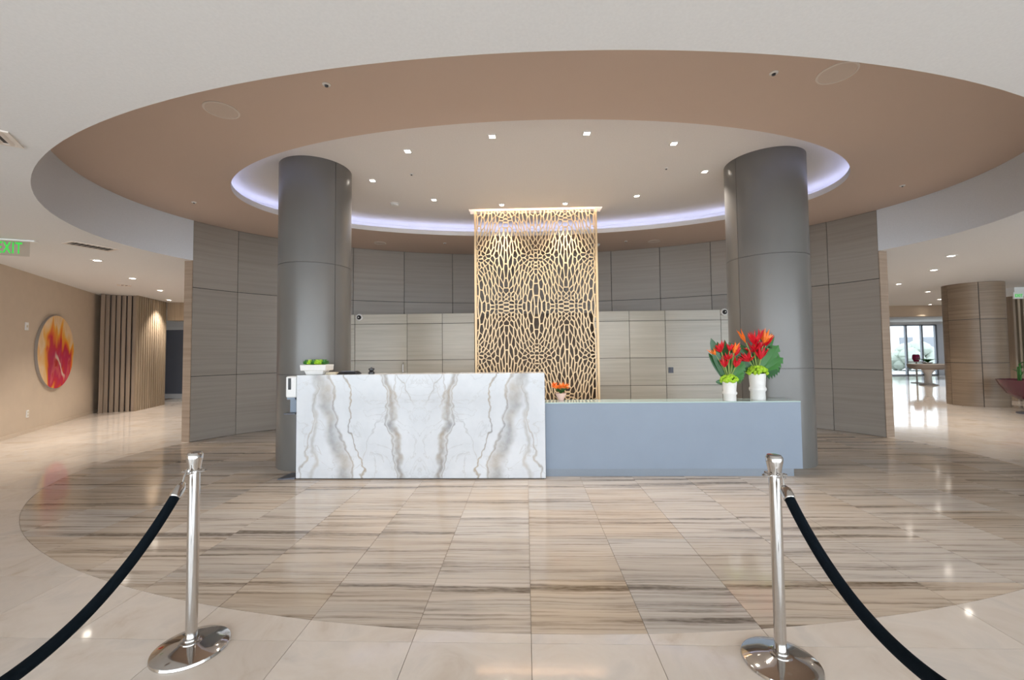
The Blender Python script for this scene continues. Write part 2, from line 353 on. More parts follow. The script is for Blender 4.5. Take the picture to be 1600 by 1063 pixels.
def tag(o, label=None, cat=None, group=None, kind=None):
    if label: o['label'] = label
    if cat: o['category'] = cat
    if group: o['group'] = group
    if kind: o['kind'] = kind
    return o
def empty(name, loc=(0, 0, 0), rz=0.0):
    o = bpy.data.objects.new(name, None); COL.objects.link(o); o.location = loc; o.rotation_euler = (0, 0, rz); o.empty_display_size = 0.1
    return o
def struct(o, label=None):
    o['kind'] = 'structure'
    if label: o['label'] = label
    return o
def copy_tree(o, parent=None):
    c = o.copy(); COL.objects.link(c)
    if parent: c.parent = parent
    for ch in o.children:
        if ch.name in S.objects: copy_tree(ch, c)
    return c

# ------------------------------------------------------------------ geometry of the place
EX, EY, EA, EB = 0.15, 6.12, 5.98, 3.87          # oval of the recess, the floor inlay and the panelled wall
IX, IY, IA, IB = 0.13, 6.28, 4.36, 2.11          # oval opening of the cove
Z1, Z2, Z3 = 3.08, 3.77, 4.0
def E(t, off=0.0): return (EX+(EA+off)*cos(t), EY+(EB+off)*sin(t))
def I(t, off=0.0): return (IX+(IA+off)*cos(t), IY+(IB+off)*sin(t))
def tpar(x, y): return atan2((y-EY)/EB, (x-EX)/EA)
TR, TL = tpar(6.06, 7.25), tpar(-5.74, 7.05)      # ends of the panelled wall

# ---- floor: base slab, striped inlay tiles inside the oval, cream tiles outside
fl = struct(MB().box(-16, 27, -4.6, 25, -0.10, -0.004).build('floor', 'grout'), 'polished cream stone tile floor around the oval inlay')
inl_b = MB(); nI = 128
inl_b.add([(*E(2*pi*i/nI, -0.003), -0.0035) for i in range(nI)], [tuple(range(nI))])
inl = struct(inl_b.build('floor_inlay', 'grout'), 'oval floor inlay of striped brown travertine tiles')
T, GX, GY = 0.6, 0.012, 2.78                      # tile pitch and where two joints run
ell_poly = [E(2*pi*i/240) for i in range(240)]
def clip_in(poly, inside, cross):
    out = []
    for i, p in enumerate(poly):
        q = poly[(i+1) % len(poly)]
        if inside(p): out.append(p)
        if inside(p) != inside(q): out.append(cross(p, q))
    return out
def ev(p, off=0.0): return ((p[0]-EX)/(EA+off))**2+((p[1]-EY)/(EB+off))**2-1
def bis(p, q, off):
    a, c = p, q; fa = ev(a, off)
    for _ in range(40):
        mpt = ((a[0]+c[0])/2, (a[1]+c[1])/2)
        if (ev(mpt, off) < 0) == (fa < 0): a = mpt
        else: c = mpt
    return ((a[0]+c[0])/2, (a[1]+c[1])/2)
def tile_poly(cx, cy, inner):
    h = T/2-0.0016; n = 8; P = []
    for (ax, ay, bx, by) in ((-h, -h, h, -h), (h, -h, h, h), (h, h, -h, h), (-h, h, -h, -h)):
        for k in range(n): P.append((cx+ax+(bx-ax)*k/n, cy+ay+(by-ay)*k/n))
    off = -0.0025 if inner else 0.0
    ins = (lambda p: ev(p, off) < 0) if inner else (lambda p: ev(p, off) > 0)
    s = [ins(p) for p in P]
    if all(s): return 'full'
    if not any(s): return None
    # clip, then follow the oval between the two crossings
    out = []; m_ = len(P); cr = []
    for i, p in enumerate(P):
        q = P[(i+1) % m_]
        if ins(p): out.append(p)
        if ins(p) != ins(q):
            x = bis(p, q, off); out.append(x); cr.append((len(out)-1, x, ins(p)))
    if len(cr) == 2:
        k = [c for c in cr if c[2]][0]; j = [c for c in cr if not c[2]][0]
        ta = atan2((k[1][1]-EY)/(EB+off), (k[1][0]-EX)/(EA+off)); tb = atan2((j[1][1]-EY)/(EB+off), (j[1][0]-EX)/(EA+off))
        dt = (tb-ta+pi) % (2*pi)-pi
        arc = [(EX+(EA+off)*cos(ta+dt*w/6), EY+(EB+off)*sin(ta+dt*w/6)) for w in range(1, 6)]
        out = out[:k[0]+1]+arc+out[k[0]+1:]
    return out
def area2(P): return abs(sum(a[0]*b[1]-b[0]*a[1] for a, b in zip(P, P[1:]+P[:1])))/2
tm = {}
h = T/2-0.0016
for key, mt in ((True, 'vein'), (False, 'cream_tile')):
    tm[key] = MB().add([(-h, -h, 0), (h, -h, 0), (h, h, 0), (-h, h, 0), (-h, -h, -.004), (h, -h, -.004), (h, h, -.004), (-h, h, -.004)],
                       [(0, 1, 2, 3), (0, 4, 5, 1), (1, 5, 6, 2), (2, 6, 7, 3), (3, 7, 4, 0)]).mesh('tile', mt)
cand = {True: [], False: []}
for i in range(-20, 40):
    for j in range(-9, 38):
        cx, cy = GX+(i+.5)*T, GY+(j+.5)*T
        if not (-15.6 < cx < 26 and -4.2 < cy < 24): continue
        for inner in (True, False):
            P = tile_poly(cx, cy, inner)
            if P is None or (P != 'full' and area2(P) < 0.002): continue
            dd = np.array([cx, cy, -CAMH]); w = float(dd @ _f)
            vis = False; size = 0
            if w > 0.2:
                px = CX+F*float(dd @ _r)/w; py = CY-F*float(dd @ _u)/w
                vis = -260 < px < 1860 and py < 1500
                size = (F*T/w)*(F*T*CAMH/w/w)
            hid = (not inner) and ev((cx, cy)) > 0 and cy > 9.0 and -5.5 < cx < 6.0
            cand[inner].append((size if vis and not hid else 0, cx, cy, P))
for inner in (True, False):
    par = inl if inner else fl; mt = 'vein' if inner else 'cream_tile'
    L = sorted(cand[inner], key=lambda a: -a[0]); rest = MB()
    for k, (sz, cx, cy, P) in enumerate(L):
        if k < 300 and sz > 0:
            if P == 'full': place('tile', tm[inner], par, loc=(cx, cy, 0))
            else:
                n = len(P)
                MB().add([(p[0]-cx, p[1]-cy, 0) for p in P]+[(p[0]-cx, p[1]-cy, -.004) for p in P],
                         [tuple(range(n))]+[(a, a+n, (a+1) % n+n, (a+1) % n) for a in range(n)]).build('tile', mt, par, loc=(cx, cy, 0))
        else:
            Q = [(cx-h, cy-h), (cx+h, cy-h), (cx+h, cy+h), (cx-h, cy+h)] if P == 'full' else P
            n = len(Q)
            rest.add([(*p, 0) for p in Q]+[(*p, -.004) for p in Q], [tuple(range(n))]+[(a, a+n, (a+1) % n+n, (a+1) % n) for a in range(n)])
    if rest.v:
        o = rest.build('tile_field', mt, par); o['kind'] = 'stuff'

# ---- ceilings
def radial(center, inner_pts_fn, rect, z, name, mat, flip=False):
    x0, x1, y0, y1 = rect; cx, cy = center
    ang = sorted(set([2*pi*i/160 for i in range(160)]+[atan2(y-cy, x-cx) % (2*pi) for x in (x0, x1) for y in (y0, y1)]))
    vi, vo = [], []
    for a in ang:
        d = (cos(a), sin(a))
        tx = ((x1 if d[0] > 0 else x0)-cx)/d[0] if abs(d[0]) > 1e-9 else 1e9
        ty = ((y1 if d[1] > 0 else y0)-cy)/d[1] if abs(d[1]) > 1e-9 else 1e9
        t = min(tx, ty); vo.append((cx+d[0]*t, cy+d[1]*t, z)); vi.append((*inner_pts_fn(d), z))
    n = len(ang)
    return MB().add(vi+vo, [(i, (i+1) % n, n+(i+1) % n, n+i) for i in range(n)]).build(name, mat)
def ell_hit(d): 
    t = 1/sqrt((d[0]/EA)**2+(d[1]/EB)**2); return (EX+d[0]*t, EY+d[1]*t)
struct(radial((EX, EY), ell_hit, (-16, 27, -4.6, 17.0), Z1, 'ceiling_lower', 'ceil'), 'flat white lower ceiling around the oval recess')
# vertical band of the recess where no panelled wall stands
mb = MB(); n = 150; a0, a1 = TL, TR+2*pi
vs = []
for i in range(n+1):
    t = a0+(a1-a0)*i/n
    for off, z in ((0, Z1), (0, Z2+.02), (0.12, Z2+.02), (0.12, Z1+.01)): vs.append((*E(t, off), z))
mb.add(vs, [(4*i+k, 4*i+4+k, 4*i+4+k+1, 4*i+k+1) for i in range(n) for k in range(3)])
struct(mb.build('trim_1', 'soffit', smooth=True), 'curved pale grey band around the edge of the oval recess')
# taupe ring
n = 160; mb = MB()
mb.add([(*E(2*pi*i/n, 0.14), Z2) for i in range(n)]+[(*I(2*pi*i/n), Z2) for i in range(n)], [(i, (i+1) % n, n+(i+1) % n, n+i) for i in range(n)])
struct(mb.build('ceiling_ring', 'taupe'), 'taupe oval ring ceiling with speakers and sprinklers')
# cove lip and upstand
vs = []; prof = ((0, Z2), (0, Z2+.085), (.02, Z2+.085), (.02, Z2+.03), (.32, Z2+.03), (.32, Z3+.01))
for i in range(n):
    for off, z in prof: vs.append((*I(2*pi*i/n, off), z))
k = len(prof)
mb = MB().add(vs, [(i*k+j, ((i+1) % n)*k+j, ((i+1) % n)*k+j+1, i*k+j+1) for i in range(n) for j in range(k-1)])
struct(mb.build('trim_2', 'inner', smooth=True), 'white lip and upstand of the glowing cove')
vs = []
for i in range(n):
    for off, z in ((.13, Z2+.034), (.17, Z2+.034), (.17, Z2+.044), (.13, Z2+.044)): vs.append((*I(2*pi*i/n, off), z))
mb = MB().add(vs, [(i*4+j, ((i+1) % n)*4+j, ((i+1) % n)*4+(j+1) % 4, i*4+(j+1) % 4) for i in range(n) for j in range(4)])
tag(mb.build('cove_light_strip', 'cove_led'), 'bluish white light strip running round the ceiling cove', 'light strip')
# inner ceiling with a slot for the screen
SX0, SX1, SY0, SY1, SY = -0.98, 1.38, 7.44, 7.70, 7.57
def ray_rect(c, d, r):
    tx = ((r[1] if d[0] > 0 else r[0])-c[0])/d[0] if abs(d[0]) > 1e-9 else 1e9
    ty = ((r[3] if d[1] > 0 else r[2])-c[1])/d[1] if abs(d[1]) > 1e-9 else 1e9
    t = min(tx, ty); return (c[0]+d[0]*t, c[1]+d[1]*t)
cx, cy = (SX0+SX1)/2, (SY0+SY1)/2
ang = sorted(set([2*pi*i/160+.001 for i in range(160)]+[atan2(y-cy, x-cx) % (2*pi) for x in (SX0, SX1) for y in (SY0, SY1)]))
vi, vo = [], []
for a in ang:
    d = (cos(a), sin(a)); vi.append((*ray_rect((cx, cy), d, (SX0, SX1, SY0, SY1)), Z3))
    A, B_ = IA+.33, IB+.33
    qa = (d[0]/A)**2+(d[1]/B_)**2; qb = 2*((cx-IX)*d[0]/A**2+(cy-IY)*d[1]/B_**2); qc = ((cx-IX)/A)**2+((cy-IY)/B_)**2-1
    t = (-qb+sqrt(qb*qb-4*qa*qc))/2/qa; vo.append((cx+d[0]*t, cy+d[1]*t, Z3))
n = len(ang)
struct(MB().add(vi+vo, [(i, (i+1) % n, n+(i+1) % n, n+i) for i in range(n)]).build('ceiling_inner', 'inner'), 'white inner oval ceiling with square downlights')
mb = MB(); R4 = [(SX0, SY0), (SX1, SY0), (SX1, SY1), (SX0, SY1)]
mb.add([(*p, Z3) for p in R4]+[(*p, Z3+.16) for p in R4], [(i, (i+1) % 4, 4+(i+1) % 4, 4+i) for i in range(4)]+[(4, 5, 6, 7)])
struct(mb.build('trim_3', 'ceil'), 'white slot in the inner ceiling above the gold screen')
tag(MB().box(SX0+.05, SX1-.05, SY0+.015, SY0+.06, Z3+.13, Z3+.155).build('slot_light_strip', 'slot_led'), 'warm light strip in the ceiling slot above the gold screen', 'light strip')
# closing roof over everything so that no sky leaks in
struct(MB().box(-16, 27, -4.6, 25, 4.30, 4.40).build('ceiling_slab', 'ceil'))

# ---- curved panelled wall at the back
wb = MB(); n = 90; vs = []
for i in range(n+1):
    t = TR+(TL-TR)*i/n
    for off, z in ((.016, 0), (.016, Z2), (.17, Z2), (.17, 0)): vs.append((*E(t, off), z))
wb.add(vs, [(4*i+k, 4*i+4+k, 4*i+4+(k+1) % 4, 4*i+(k+1) % 4) for i in range(n) for k in range(4)]+[(0, 1, 2, 3), (4*n, 4*n+1, 4*n+2, 4*n+3)])
wall_back = struct(wb.build('wall_back', 'joint', smooth=True), 'tall curved wall of grey wood panels behind the desk')
for t, s in ((TR, -1), (TL, 1)):                  # brown edge boards closing the wall ends
    d = s*0.004/5
    vs = [(*E(t+d*k_, off), z) for k_ in (0, 3) for off in (-.001, .172) for z in (0, Z1)]
    MB().add(vs, [(0, 1, 3, 2), (4, 6, 7, 5), (0, 4, 5, 1), (2, 3, 7, 6), (0, 2, 6, 4), (1, 5, 7, 3)]).build('edge_board', 'edge_wood', wall_back)
jx = [6.06, 5.5, 4.79, 3.95, 3.01, 1.99, 0.93, -0.28, -1.0-.68, -2.73, -3.72, -4.6, -5.32, -5.74]
jt = [TR]+[atan2(sqrt(1-((x-EX)/EA)**2), (x-EX)/EA) for x in jx[1:-1]]+[TL]
zr = [0.0, 1.1, 2.62, Z2]
def arc_panel(t0, t1, z0, z1, f, o0, o1, name, mat, parent, seg=6):
    vs = []
    for i in range(seg+1):
        t = t0+(t1-t0)*i/seg
        for off, z in ((o0, z0), (o0, z1), (o1, z1), (o1, z0)): vs.append((*f(t, off), z))
    fs = [(4*i+k, 4*i+4+k, 4*i+4+(k+1) % 4, 4*i+(k+1) % 4) for i in range(seg) for k in range(4)]+[(0, 1, 2, 3), (4*seg, 4*seg+3, 4*seg+2, 4*seg+1)]
    return MB().add(vs, fs).build(name, mat, parent, smooth=True, angle=30)
for a, b_ in zip(jt[:-1], jt[1:]):
    g = 0.006/5.0
    for z0, z1 in zip(zr[:-1], zr[1:]):
        arc_panel(a+g, b_-g, z0+.006, z1-.006, E, 0.0, .017, 'panel', 'panel', wall_back)

# ---- greige partition with doors in front of it
PY, PT = 8.45, 2.245
part_joints_z = [0.0, 0.78, 1.32, 2.05, PT]
def partition(x0, x1, joints, label, sgn):
    o = struct(MB().box(x0, x1, PY+.012, PY+.15, 0, PT-.002).build('wall_partition', 'joint'), label)
    xs = [x0]+joints+[x1]
    for a, b_ in zip(xs[:-1], xs[1:]):
        for z0, z1 in zip(part_joints_z[:-1], part_joints_z[1:]):
            MB().box(a+(.005 if a != x0 else 0), b_-(.005 if b_ != x1 else 0), PY, PY+.014, z0+(.005 if z0 else 0), z1-(.005 if z1 < PT else 0)).build('panel', 'light_panel', o)
    return o
pl = partition(-3.75, -1.02, [-3.43, -2.37, -1.66], 'low partition of greige panels left of the gold screen', -1)
pr = partition(1.37, 4.06, [2.05, 2.75, 3.83], 'low partition of greige panels right of the gold screen', 1)
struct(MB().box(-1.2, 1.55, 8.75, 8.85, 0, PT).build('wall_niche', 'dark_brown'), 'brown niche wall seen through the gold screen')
hd = MB().tube([(-2.44, PY-.002, 1.03), (-2.44, PY-.05, 1.06), (-2.44, PY-.05, 1.24), (-2.44, PY-.002, 1.27)], .012).build('pull_handle', 'chrome', pl, smooth=True)
p = aty(1048, 578.5, PY); o = MB().box(p.x-.045, p.x+.045, PY-.02, PY, p.z-.055, p.z+.055).box(p.x-.02, p.x+.02, PY-.035, PY-.02, p.z-.02, p.z+.03).build('lock_plate', 'dark_metal', pr)
for px, py, lb, par in ((562, 496.5, 'white dome security camera on the partition top, above the marble counter', 0), (1131, 488, 'white dome security camera at the top of the partition above the tropical flowers', 1)):
    p = aty(px, py, PY); e = tag(empty('security_camera', (p.x, PY, p.z)), lb, 'camera', 'dome security cameras')
    a = MB().lathe([(.072, 0), (.072, .02), (.064, .04), (.05, .045), (.046, .03)], 28, cap1=True).build('housing', 'white', e, smooth=True); a.rotation_euler = (radians(90), 0, 0)
    a = MB().lathe([(.043, .028), (.04, .048), (.03, .062), (.012, .07)], 20).build('dome', 'black', e, smooth=True); a.rotation_euler = (radians(90), 0, 0)
    a = MB().lathe([(.012, .069), (.010, .073)], 12).build('lens', 'chrome', e, smooth=True); a.rotation_euler = (radians(90), 0, 0)

# ---- round grey columns
def column(name, cx, cy, r, ztop, seams, rings, mat, label, gap=.006):
    core = struct(MB().lathe([(r-.008, 0), (r-.008, ztop)], 64, (cx, cy, 0)).build(name, 'joint', smooth=True), label)
    zz = [0]+rings+[ztop]; ss = seams+[seams[0]+2*pi]
    f = lambda t, off: (cx+(r-off)*cos(t), cy+(r-off)*sin(t))
    for a, b_ in zip(ss[:-1], ss[1:]):
        for z0, z1 in zip(zz[:-1], zz[1:]):
            g = gap*.5/r
            arc_panel(a+g, b_-g, z0+(gap*.5 if z0 else 0), z1-(gap*.5 if z1 < ztop else 0), f, 0, .009, 'panel', mat, core, seg=22)
    return core
column('column_left', -2.87, 5.72, .458, Z3, [radians(-147), radians(-33), radians(90)], [1.2, 2.63], 'column', 'tall round grey lacquered column behind the marble counter end')
column('column_right', 3.27, 5.82, .485, Z3, [radians(-160), radians(-45), radians(80)], [1.22, 2.66], 'column', 'tall round grey lacquered column behind the tropical flowers')

# ---- reception desk: marble counter + lower blue grey counter
MX0, MX1, MY0, MY1, MZ = -2.69, 0.215, 4.93, 5.25, 1.21
mc = (MX0+MX1)/2
e = tag(empty('marble_counter', (mc, MY0, 0)), 'high white marble reception counter with bookmatched grey veins', 'counter')
w = (MX1-MX0)/2
MB().box(-w, w, 0, .03, .012, MZ).build('front_slab', 'marble', e, bevel=.002)
MB().box(-w, w, .03, MY1-MY0, MZ-.03, MZ).build('top_slab', 'marble', e, bevel=.002)
for s in (-1, 1): MB().box(min(s*w, s*(w-.03)), max(s*w, s*(w-.03)), .03, MY1-MY0, .012, MZ-.03).build('end_slab', 'marble', e)
MB().box(-w+.03, w-.03, MY1-MY0-.02, MY1-MY0, .012, MZ-.03).build('back_board', 'counter', e)
MB().box(-w+.02, w-.02, .02, MY1-MY0-.02, 0, .012).build('plinth', 'joint', e)
GX0, GX1, GY0, GY1, GZ = 0.222, 3.165, 5.04, 5.33, .845
e = tag(empty('low_counter', ((GX0+GX1)/2, GY0, 0)), 'low blue grey reception counter with a glass top', 'counter')
w = (GX1-GX0)/2
MB().box(-w, w, 0, .03, .085, GZ).build('front_panel', 'counter', e, bevel=.002)
MB().box(w-.03, w, .03, GY1-GY0, .085, GZ).build('end_panel', 'counter', e)
MB().box(-w, -w+.03, .03, GY1-GY0, .085, GZ).build('end_panel', 'counter', e)
MB().box(-w+.03, w-.03, GY1-GY0-.02, GY1-GY0, .085, GZ).build('back_board', 'counter', e)
MB().box(-w+.03, w-.03, .03, GY1-GY0-.02, GZ-.03, GZ).build('top_board', 'counter', e)
MB().box(-w, w-.10, .004, GY1-GY0-.03, 0, .085).build('plinth', 'plinth', e)
MB().box(-w, w, -.006, GY1-GY0+.004, GZ, GZ+.014).build('glass_top', 'gtop', e, bevel=.002)
GTOP = GZ+.014

# ---- gold perforated screen
def gold_screen():
    W4, H2, ZM = 0.535, 1.75, 2.27                 # mirrored field, height of a field, height of the mirror line
    K = 1.78                                       # leaf cells are longer than wide
    sp = 0.066; V = H2/K
    rnd = random.Random(3); pts = []
    r0 = sp*.86
    for x0 in (0.0, W4):                            # cells that straddle the mirror lines
        v = rnd.uniform(.2, .8)*r0
        while v < V-.3*r0: pts.append((x0, v)); v += r0*rnd.uniform(1.05, 1.6)
    for y0 in (0.0, V):
        u = r0*rnd.uniform(.75, .95)
        while u < W4-.7*r0:
            if all(hypot(u-a, y0-b) > r0*.8 for a, b in pts): pts.append((u, y0))
            u += r0*rnd.uniform(1.05, 1.5)
    for _ in range(9000):
        u, v = rnd.uniform(.5*r0, W4-.5*r0), rnd.uniform(.5*r0, V-.5*r0)
        if all((u-a)**2+(v-b)**2 > r0*r0 for a, b in pts): pts.append((u, v))
    full = []
    for fx in range(-1, 5):
        for fy in range(-2, 2):
            for u, v in pts:
                uu = fx*W4+(u if fx % 2 == 0 else W4-u); vv = fy*V+(v if fy % 2 == 0 else V-v)
                if -.2 < uu < 4*W4+.2 and -V-.2 < vv < V+.2: full.append((round(uu, 6), round(vv, 6)))
    full = sorted(set(full))
    r = delaunay_2d_cdt([Vector(p) for p in full], [], [], 0, 1e-7)
    vco, faces, orig = r[0], r[2], r[3]
    cc = []; inc = {}
    for fi, f in enumerate(faces):
        a, b, c = (vco[i] for i in f[:3])
        d = 2*(a.x*(b.y-c.y)+b.x*(c.y-a.y)+c.x*(a.y-b.y))
        if abs(d) < 1e-12: cc.append(None); continue
        a2, b2, c2 = a.length_squared, b.length_squared, c.length_squared
        cc.append(((a2*(b.y-c.y)+b2*(c.y-a.y)+c2*(a.y-b.y))/d, (a2*(c.x-b.x)+b2*(a.x-c.x)+c2*(b.x-a.x))/d))
        for i in f: inc.setdefault(i, []).append(fi)
    def warp(u, v):
        fu = u/W4; fu = abs(((fu+1) % 2)-1) if True else fu
        wv = abs(v)/V; wv = abs(((wv+1) % 2)-1)
        z = K*abs(v) + .19*sin(2*pi*wv)*cos(pi*fu) + .045*sin(4*pi*wv)*cos(2*pi*fu)
        x = u + .012*sin(2*pi*fu)*sin(pi*wv*3)*(1 if int(math.floor(u/W4)) % 2 == 0 else -1)
        return x, (z if v >= 0 else -z)
    X1 = 4*W4
    mb = MB(); TH = .012
    for i, fl_ in inc.items():
        s = vco[i]
        if not (-1e-4 < s.x < X1+1e-4 and -V*.98 < s.y < V): continue
        poly = [cc[k] for k in fl_ if cc[k]]
        if len(poly) < 4: continue
        poly.sort(key=lambda p: atan2(p[1]-s.y, p[0]-s.x))
        P = []
        for p in poly:
            x, z = warp(min(max(p[0], .0), X1), p[1]); x = min(max(x, 0), X1)
            q = (x, ZM+z)
            if not P or hypot(q[0]-P[-1][0], q[1]-P[-1][1]) > .004: P.append(q)
        if len(P) < 4: continue
        gx = sum(p[0] for p in P)/len(P); gz = sum(p[1] for p in P)/len(P)
        inr = 1e9; m_ = len(P)
        for a, b in zip(P, P[1:]+P[:1]):
            L = hypot(b[0]-a[0], b[1]-a[1]); inr = min(inr, abs((b[0]-a[0])*(gz-a[1])-(b[1]-a[1])*(gx-a[0]))/max(L, 1e-6))
        cxx = sum((p[0]-gx)**2 for p in P); czz = sum((p[1]-gz)**2 for p in P); cxz = sum((p[0]-gx)*(p[1]-gz) for p in P)
        th = .5*atan2(2*cxz, cxx-czz); ma = (cos(th), sin(th)); mi_ = (-ma[1], ma[0])
        hw = max(abs((p[0]-gx)*mi_[0]+(p[1]-gz)*mi_[1]) for p in P)
        sm = max(.25, 1-.0150/max(hw, .0185)); sj = .90
        Q = []
        for p in P:
            a = (p[0]-gx)*ma[0]+(p[1]-gz)*ma[1]; b = (p[0]-gx)*mi_[0]+(p[1]-gz)*mi_[1]
            Q.append((gx+ma[0]*a*sj+mi_[0]*b*sm, gz+ma[1]*a*sj+mi_[1]*b*sm))
        vs = [(p[0], 0, p[1]) for p in P]+[(p[0], 0, p[1]) for p in Q]+[(p[0], TH, p[1]) for p in P]+[(p[0], TH, p[1]) for p in Q]
        fs = []
        for k in range(m_):
            k2 = (k+1) % m_
            fs += [(k, k2, m_+k2, m_+k), (m_+k, m_+k2, 3*m_+k2, 3*m_+k), (2*m_+k2, 2*m_+k, 3*m_+k, 3*m_+k2)]
        mb.add(vs, fs)
    e = tag(empty('gold_screen', (-0.87, SY, 0)), 'tall gold perforated screen with a leaf pattern behind the desk', 'screen')
    me = bpy.data.meshes.new('lattice'); me.from_pydata(mb.v, [], mb.f); me.materials.append(MAT['gold']); me.update()
    place('lattice', me, e)
    zt, zb = ZM+H2-.02, ZM-H2*.98-.02
    for x0, x1 in ((-.03, .004), (X1-.004, X1+.03)): MB().box(x0, x1, -.02, .045, 0, zt+.1).build('side_rail', 'gold', e)
    MB().box(.004, X1-.004, -.01, .03, zb-.05, zb+.02).build('bottom_rail', 'gold', e)
    MB().box(.004, X1-.004, -.005, .02, zt-.0, zt+.1).build('top_rail', 'gold', e)
gold_screen()

# ---- things on the counters
def leaf_mesh(L, wmax, bend, mat, segs=10, base=.25, notch=0):
    "blade growing along +z, curving towards +y"
    mb = MB(); vs = []; fs = []
    for i in range(segs+1):
        t = i/segs; a = bend*t
        z = L*(sin(a)/bend if bend else t) if bend else L*t
        z = L*sin(bend*t)/bend if bend else L*t; y = L*(1-cos(bend*t))/bend if bend else 0
        w = wmax*(sin(pi*min(1, (t*.92+.06)))**.7)*(1 if t < .98 else .05)
        if notch: w *= (1.0 if i % 2 == 0 else .5)
        if i == 0: w = wmax*.12
        vs += [(-w, y+w*.25, z), (0, y, z), (w, y+w*.25, z)]
    for i in range(segs):
        for k in range(2): fs.append((3*i+k, 3*i+k+1, 3*i+3+k+1, 3*i+3+k))
    n = len(vs); top = vs+[(x, y+.0015, z) for x, y, z in vs]
    fs2 = fs+[tuple(n+j for j in reversed(f)) for f in fs]
    return mb.add(top, fs2)
def flower_mesh(L, n, spread, rnd):
    "cluster of pointed bracts opening upward"
    mb = MB()
    for k in range(n+3):
        az = 2*pi*k/n*1.618+rnd.uniform(-.3, .3); tilt = spread*rnd.uniform(.3, 1.25)
        d = Vector((sin(tilt)*cos(az), sin(tilt)*sin(az), cos(tilt))); l = L*rnd.uniform(.7, 1.1)
        side = d.cross(Vector((0, 0, 1)) if d.z < .95 else Vector((1, 0, 0))).normalized(); nn = d.cross(side)
        w = L*.13
        vs = [Vector((0, 0, 0)), d*l*.45+side*w, d*l*.45-side*w, d*l, d*l*.45+nn*w*.6, d*l*.45-nn*w*.6]
        mb.add(vs, [(0, 1, 4), (0, 4, 2), (0, 2, 5), (0, 5, 1), (3, 4, 1), (3, 2, 4), (3, 5, 2), (3, 1, 5)])
    return mb
def ball_cluster(R, n, rr, rnd, flat=.75, mbx=None, c=(0, 0, 0)):
    mb = mbx or MB()
    for k in range(n):
        a = rnd.uniform(0, 2*pi); z = rnd.uniform(-.2, 1); r = sqrt(max(0, 1-z*z))
        p = (c[0]+R*r*cos(a), c[1]+R*r*sin(a), c[2]+R*z*flat); s = rr*rnd.uniform(.7, 1.2)
        mb.lathe([(s*.1, -s), (s*.8, -s*.5), (s, 0), (s*.75, s*.55), (s*.1, s*.9)], 7, p)
    return mb
def arrangement(name, px, py, py_, hv, rv, heads, leaves, label, seed):
    rnd = random.Random(seed)
    p = aty(px, py, py_)
    e = tag(empty(name, (p.x, py_, GTOP)), label, 'flower arrangement', 'tropical flower arrangements')
    MB().lathe([(rv*.88, 0), (rv*.9, hv*.05), (rv*.88, hv*.3), (rv*1.02, hv*.36), (rv*1.02, hv*.43), (rv*.9, hv*.5), (rv*.98, hv*.8), (rv*1.02, hv), (rv*.92, hv), (rv*.88, hv*.85)], 28).build('vase', 'ceramic', e, smooth=True, angle=50)
    ball_cluster(rv*1.12, 90, rv*.24, rnd, .7, c=(0, 0, hv+rv*.15)).build('green_bloom', 'lime', e, smooth=True)
    for dx, dy, hz, L, nb, sp, mat, lean in heads:
        st = MB().tube([(0, 0, hv*.9), (dx*.4, dy*.4, hv+hz*.45), (dx, dy, hv+hz)], [.006, .006, .007], 7).build('stem', 'stem', e, smooth=True)
        f = flower_mesh(L, nb, sp, rnd).build('flower', mat, e); f.location = (dx, dy, hv+hz-.01)
        f.rotation_euler = (0, lean, 0)
    for lean, tilt, L, wd, bend, mat, notch in leaves:
        l = leaf_mesh(L, wd, bend, mat, 16 if notch else 10, notch=notch).build('leaf', mat, e, smooth=not notch)
        l.location = (.3*rv*sin(lean), .02, hv*.95); l.rotation_euler = (tilt, lean, 0)
    return e
# leaf frame: blade grows up and bends to +y; az turns it about z
R_d = radians
arrangement('tropical_arrangement', 1140.5, 627, 5.122, .225, .078,
            [(-.085, .0, .35, .15, 9, .65, 'red', -.35), (-.14, .01, .31, .13, 4, .35, 'orange', -.6), (.06, .0, .33, .16, 6, .3, 'orange', .3), (.085, .02, .30, .16, 7, .35, 'red', .35),
             (-.06, -.03, .17, .14, 9, .65, 'red', -.2), (.06, -.03, .17, .15, 9, .6, 'red', .3), (-.01, .0, .26, .12, 8, .9, 'red', -.1), (.02, .02, .36, .12, 6, .5, 'red', .1)],
            [(R_d(-20), R_d(6), .56, .062, .15, 'leaf', 0), (R_d(-9), R_d(-4), .50, .055, .2, 'leaf', 0), (R_d(2), R_d(-6), .52, .05, .2, 'leaf', 0),
             (R_d(38), R_d(10), .30, .10, .4, 'leaf2', 1), (R_d(58), R_d(14), .20, .08, .5, 'leaf2', 1), (R_d(20), R_d(0), .34, .06, .4, 'leaf2', 0), (R_d(-88), R_d(0), .12, .03, .3, 'leaf', 0), (R_d(-28), R_d(-4), .40, .04, .2, 'leaf', 0)],
            'shorter white vase of red and orange tropical flowers on the glass top', 11)
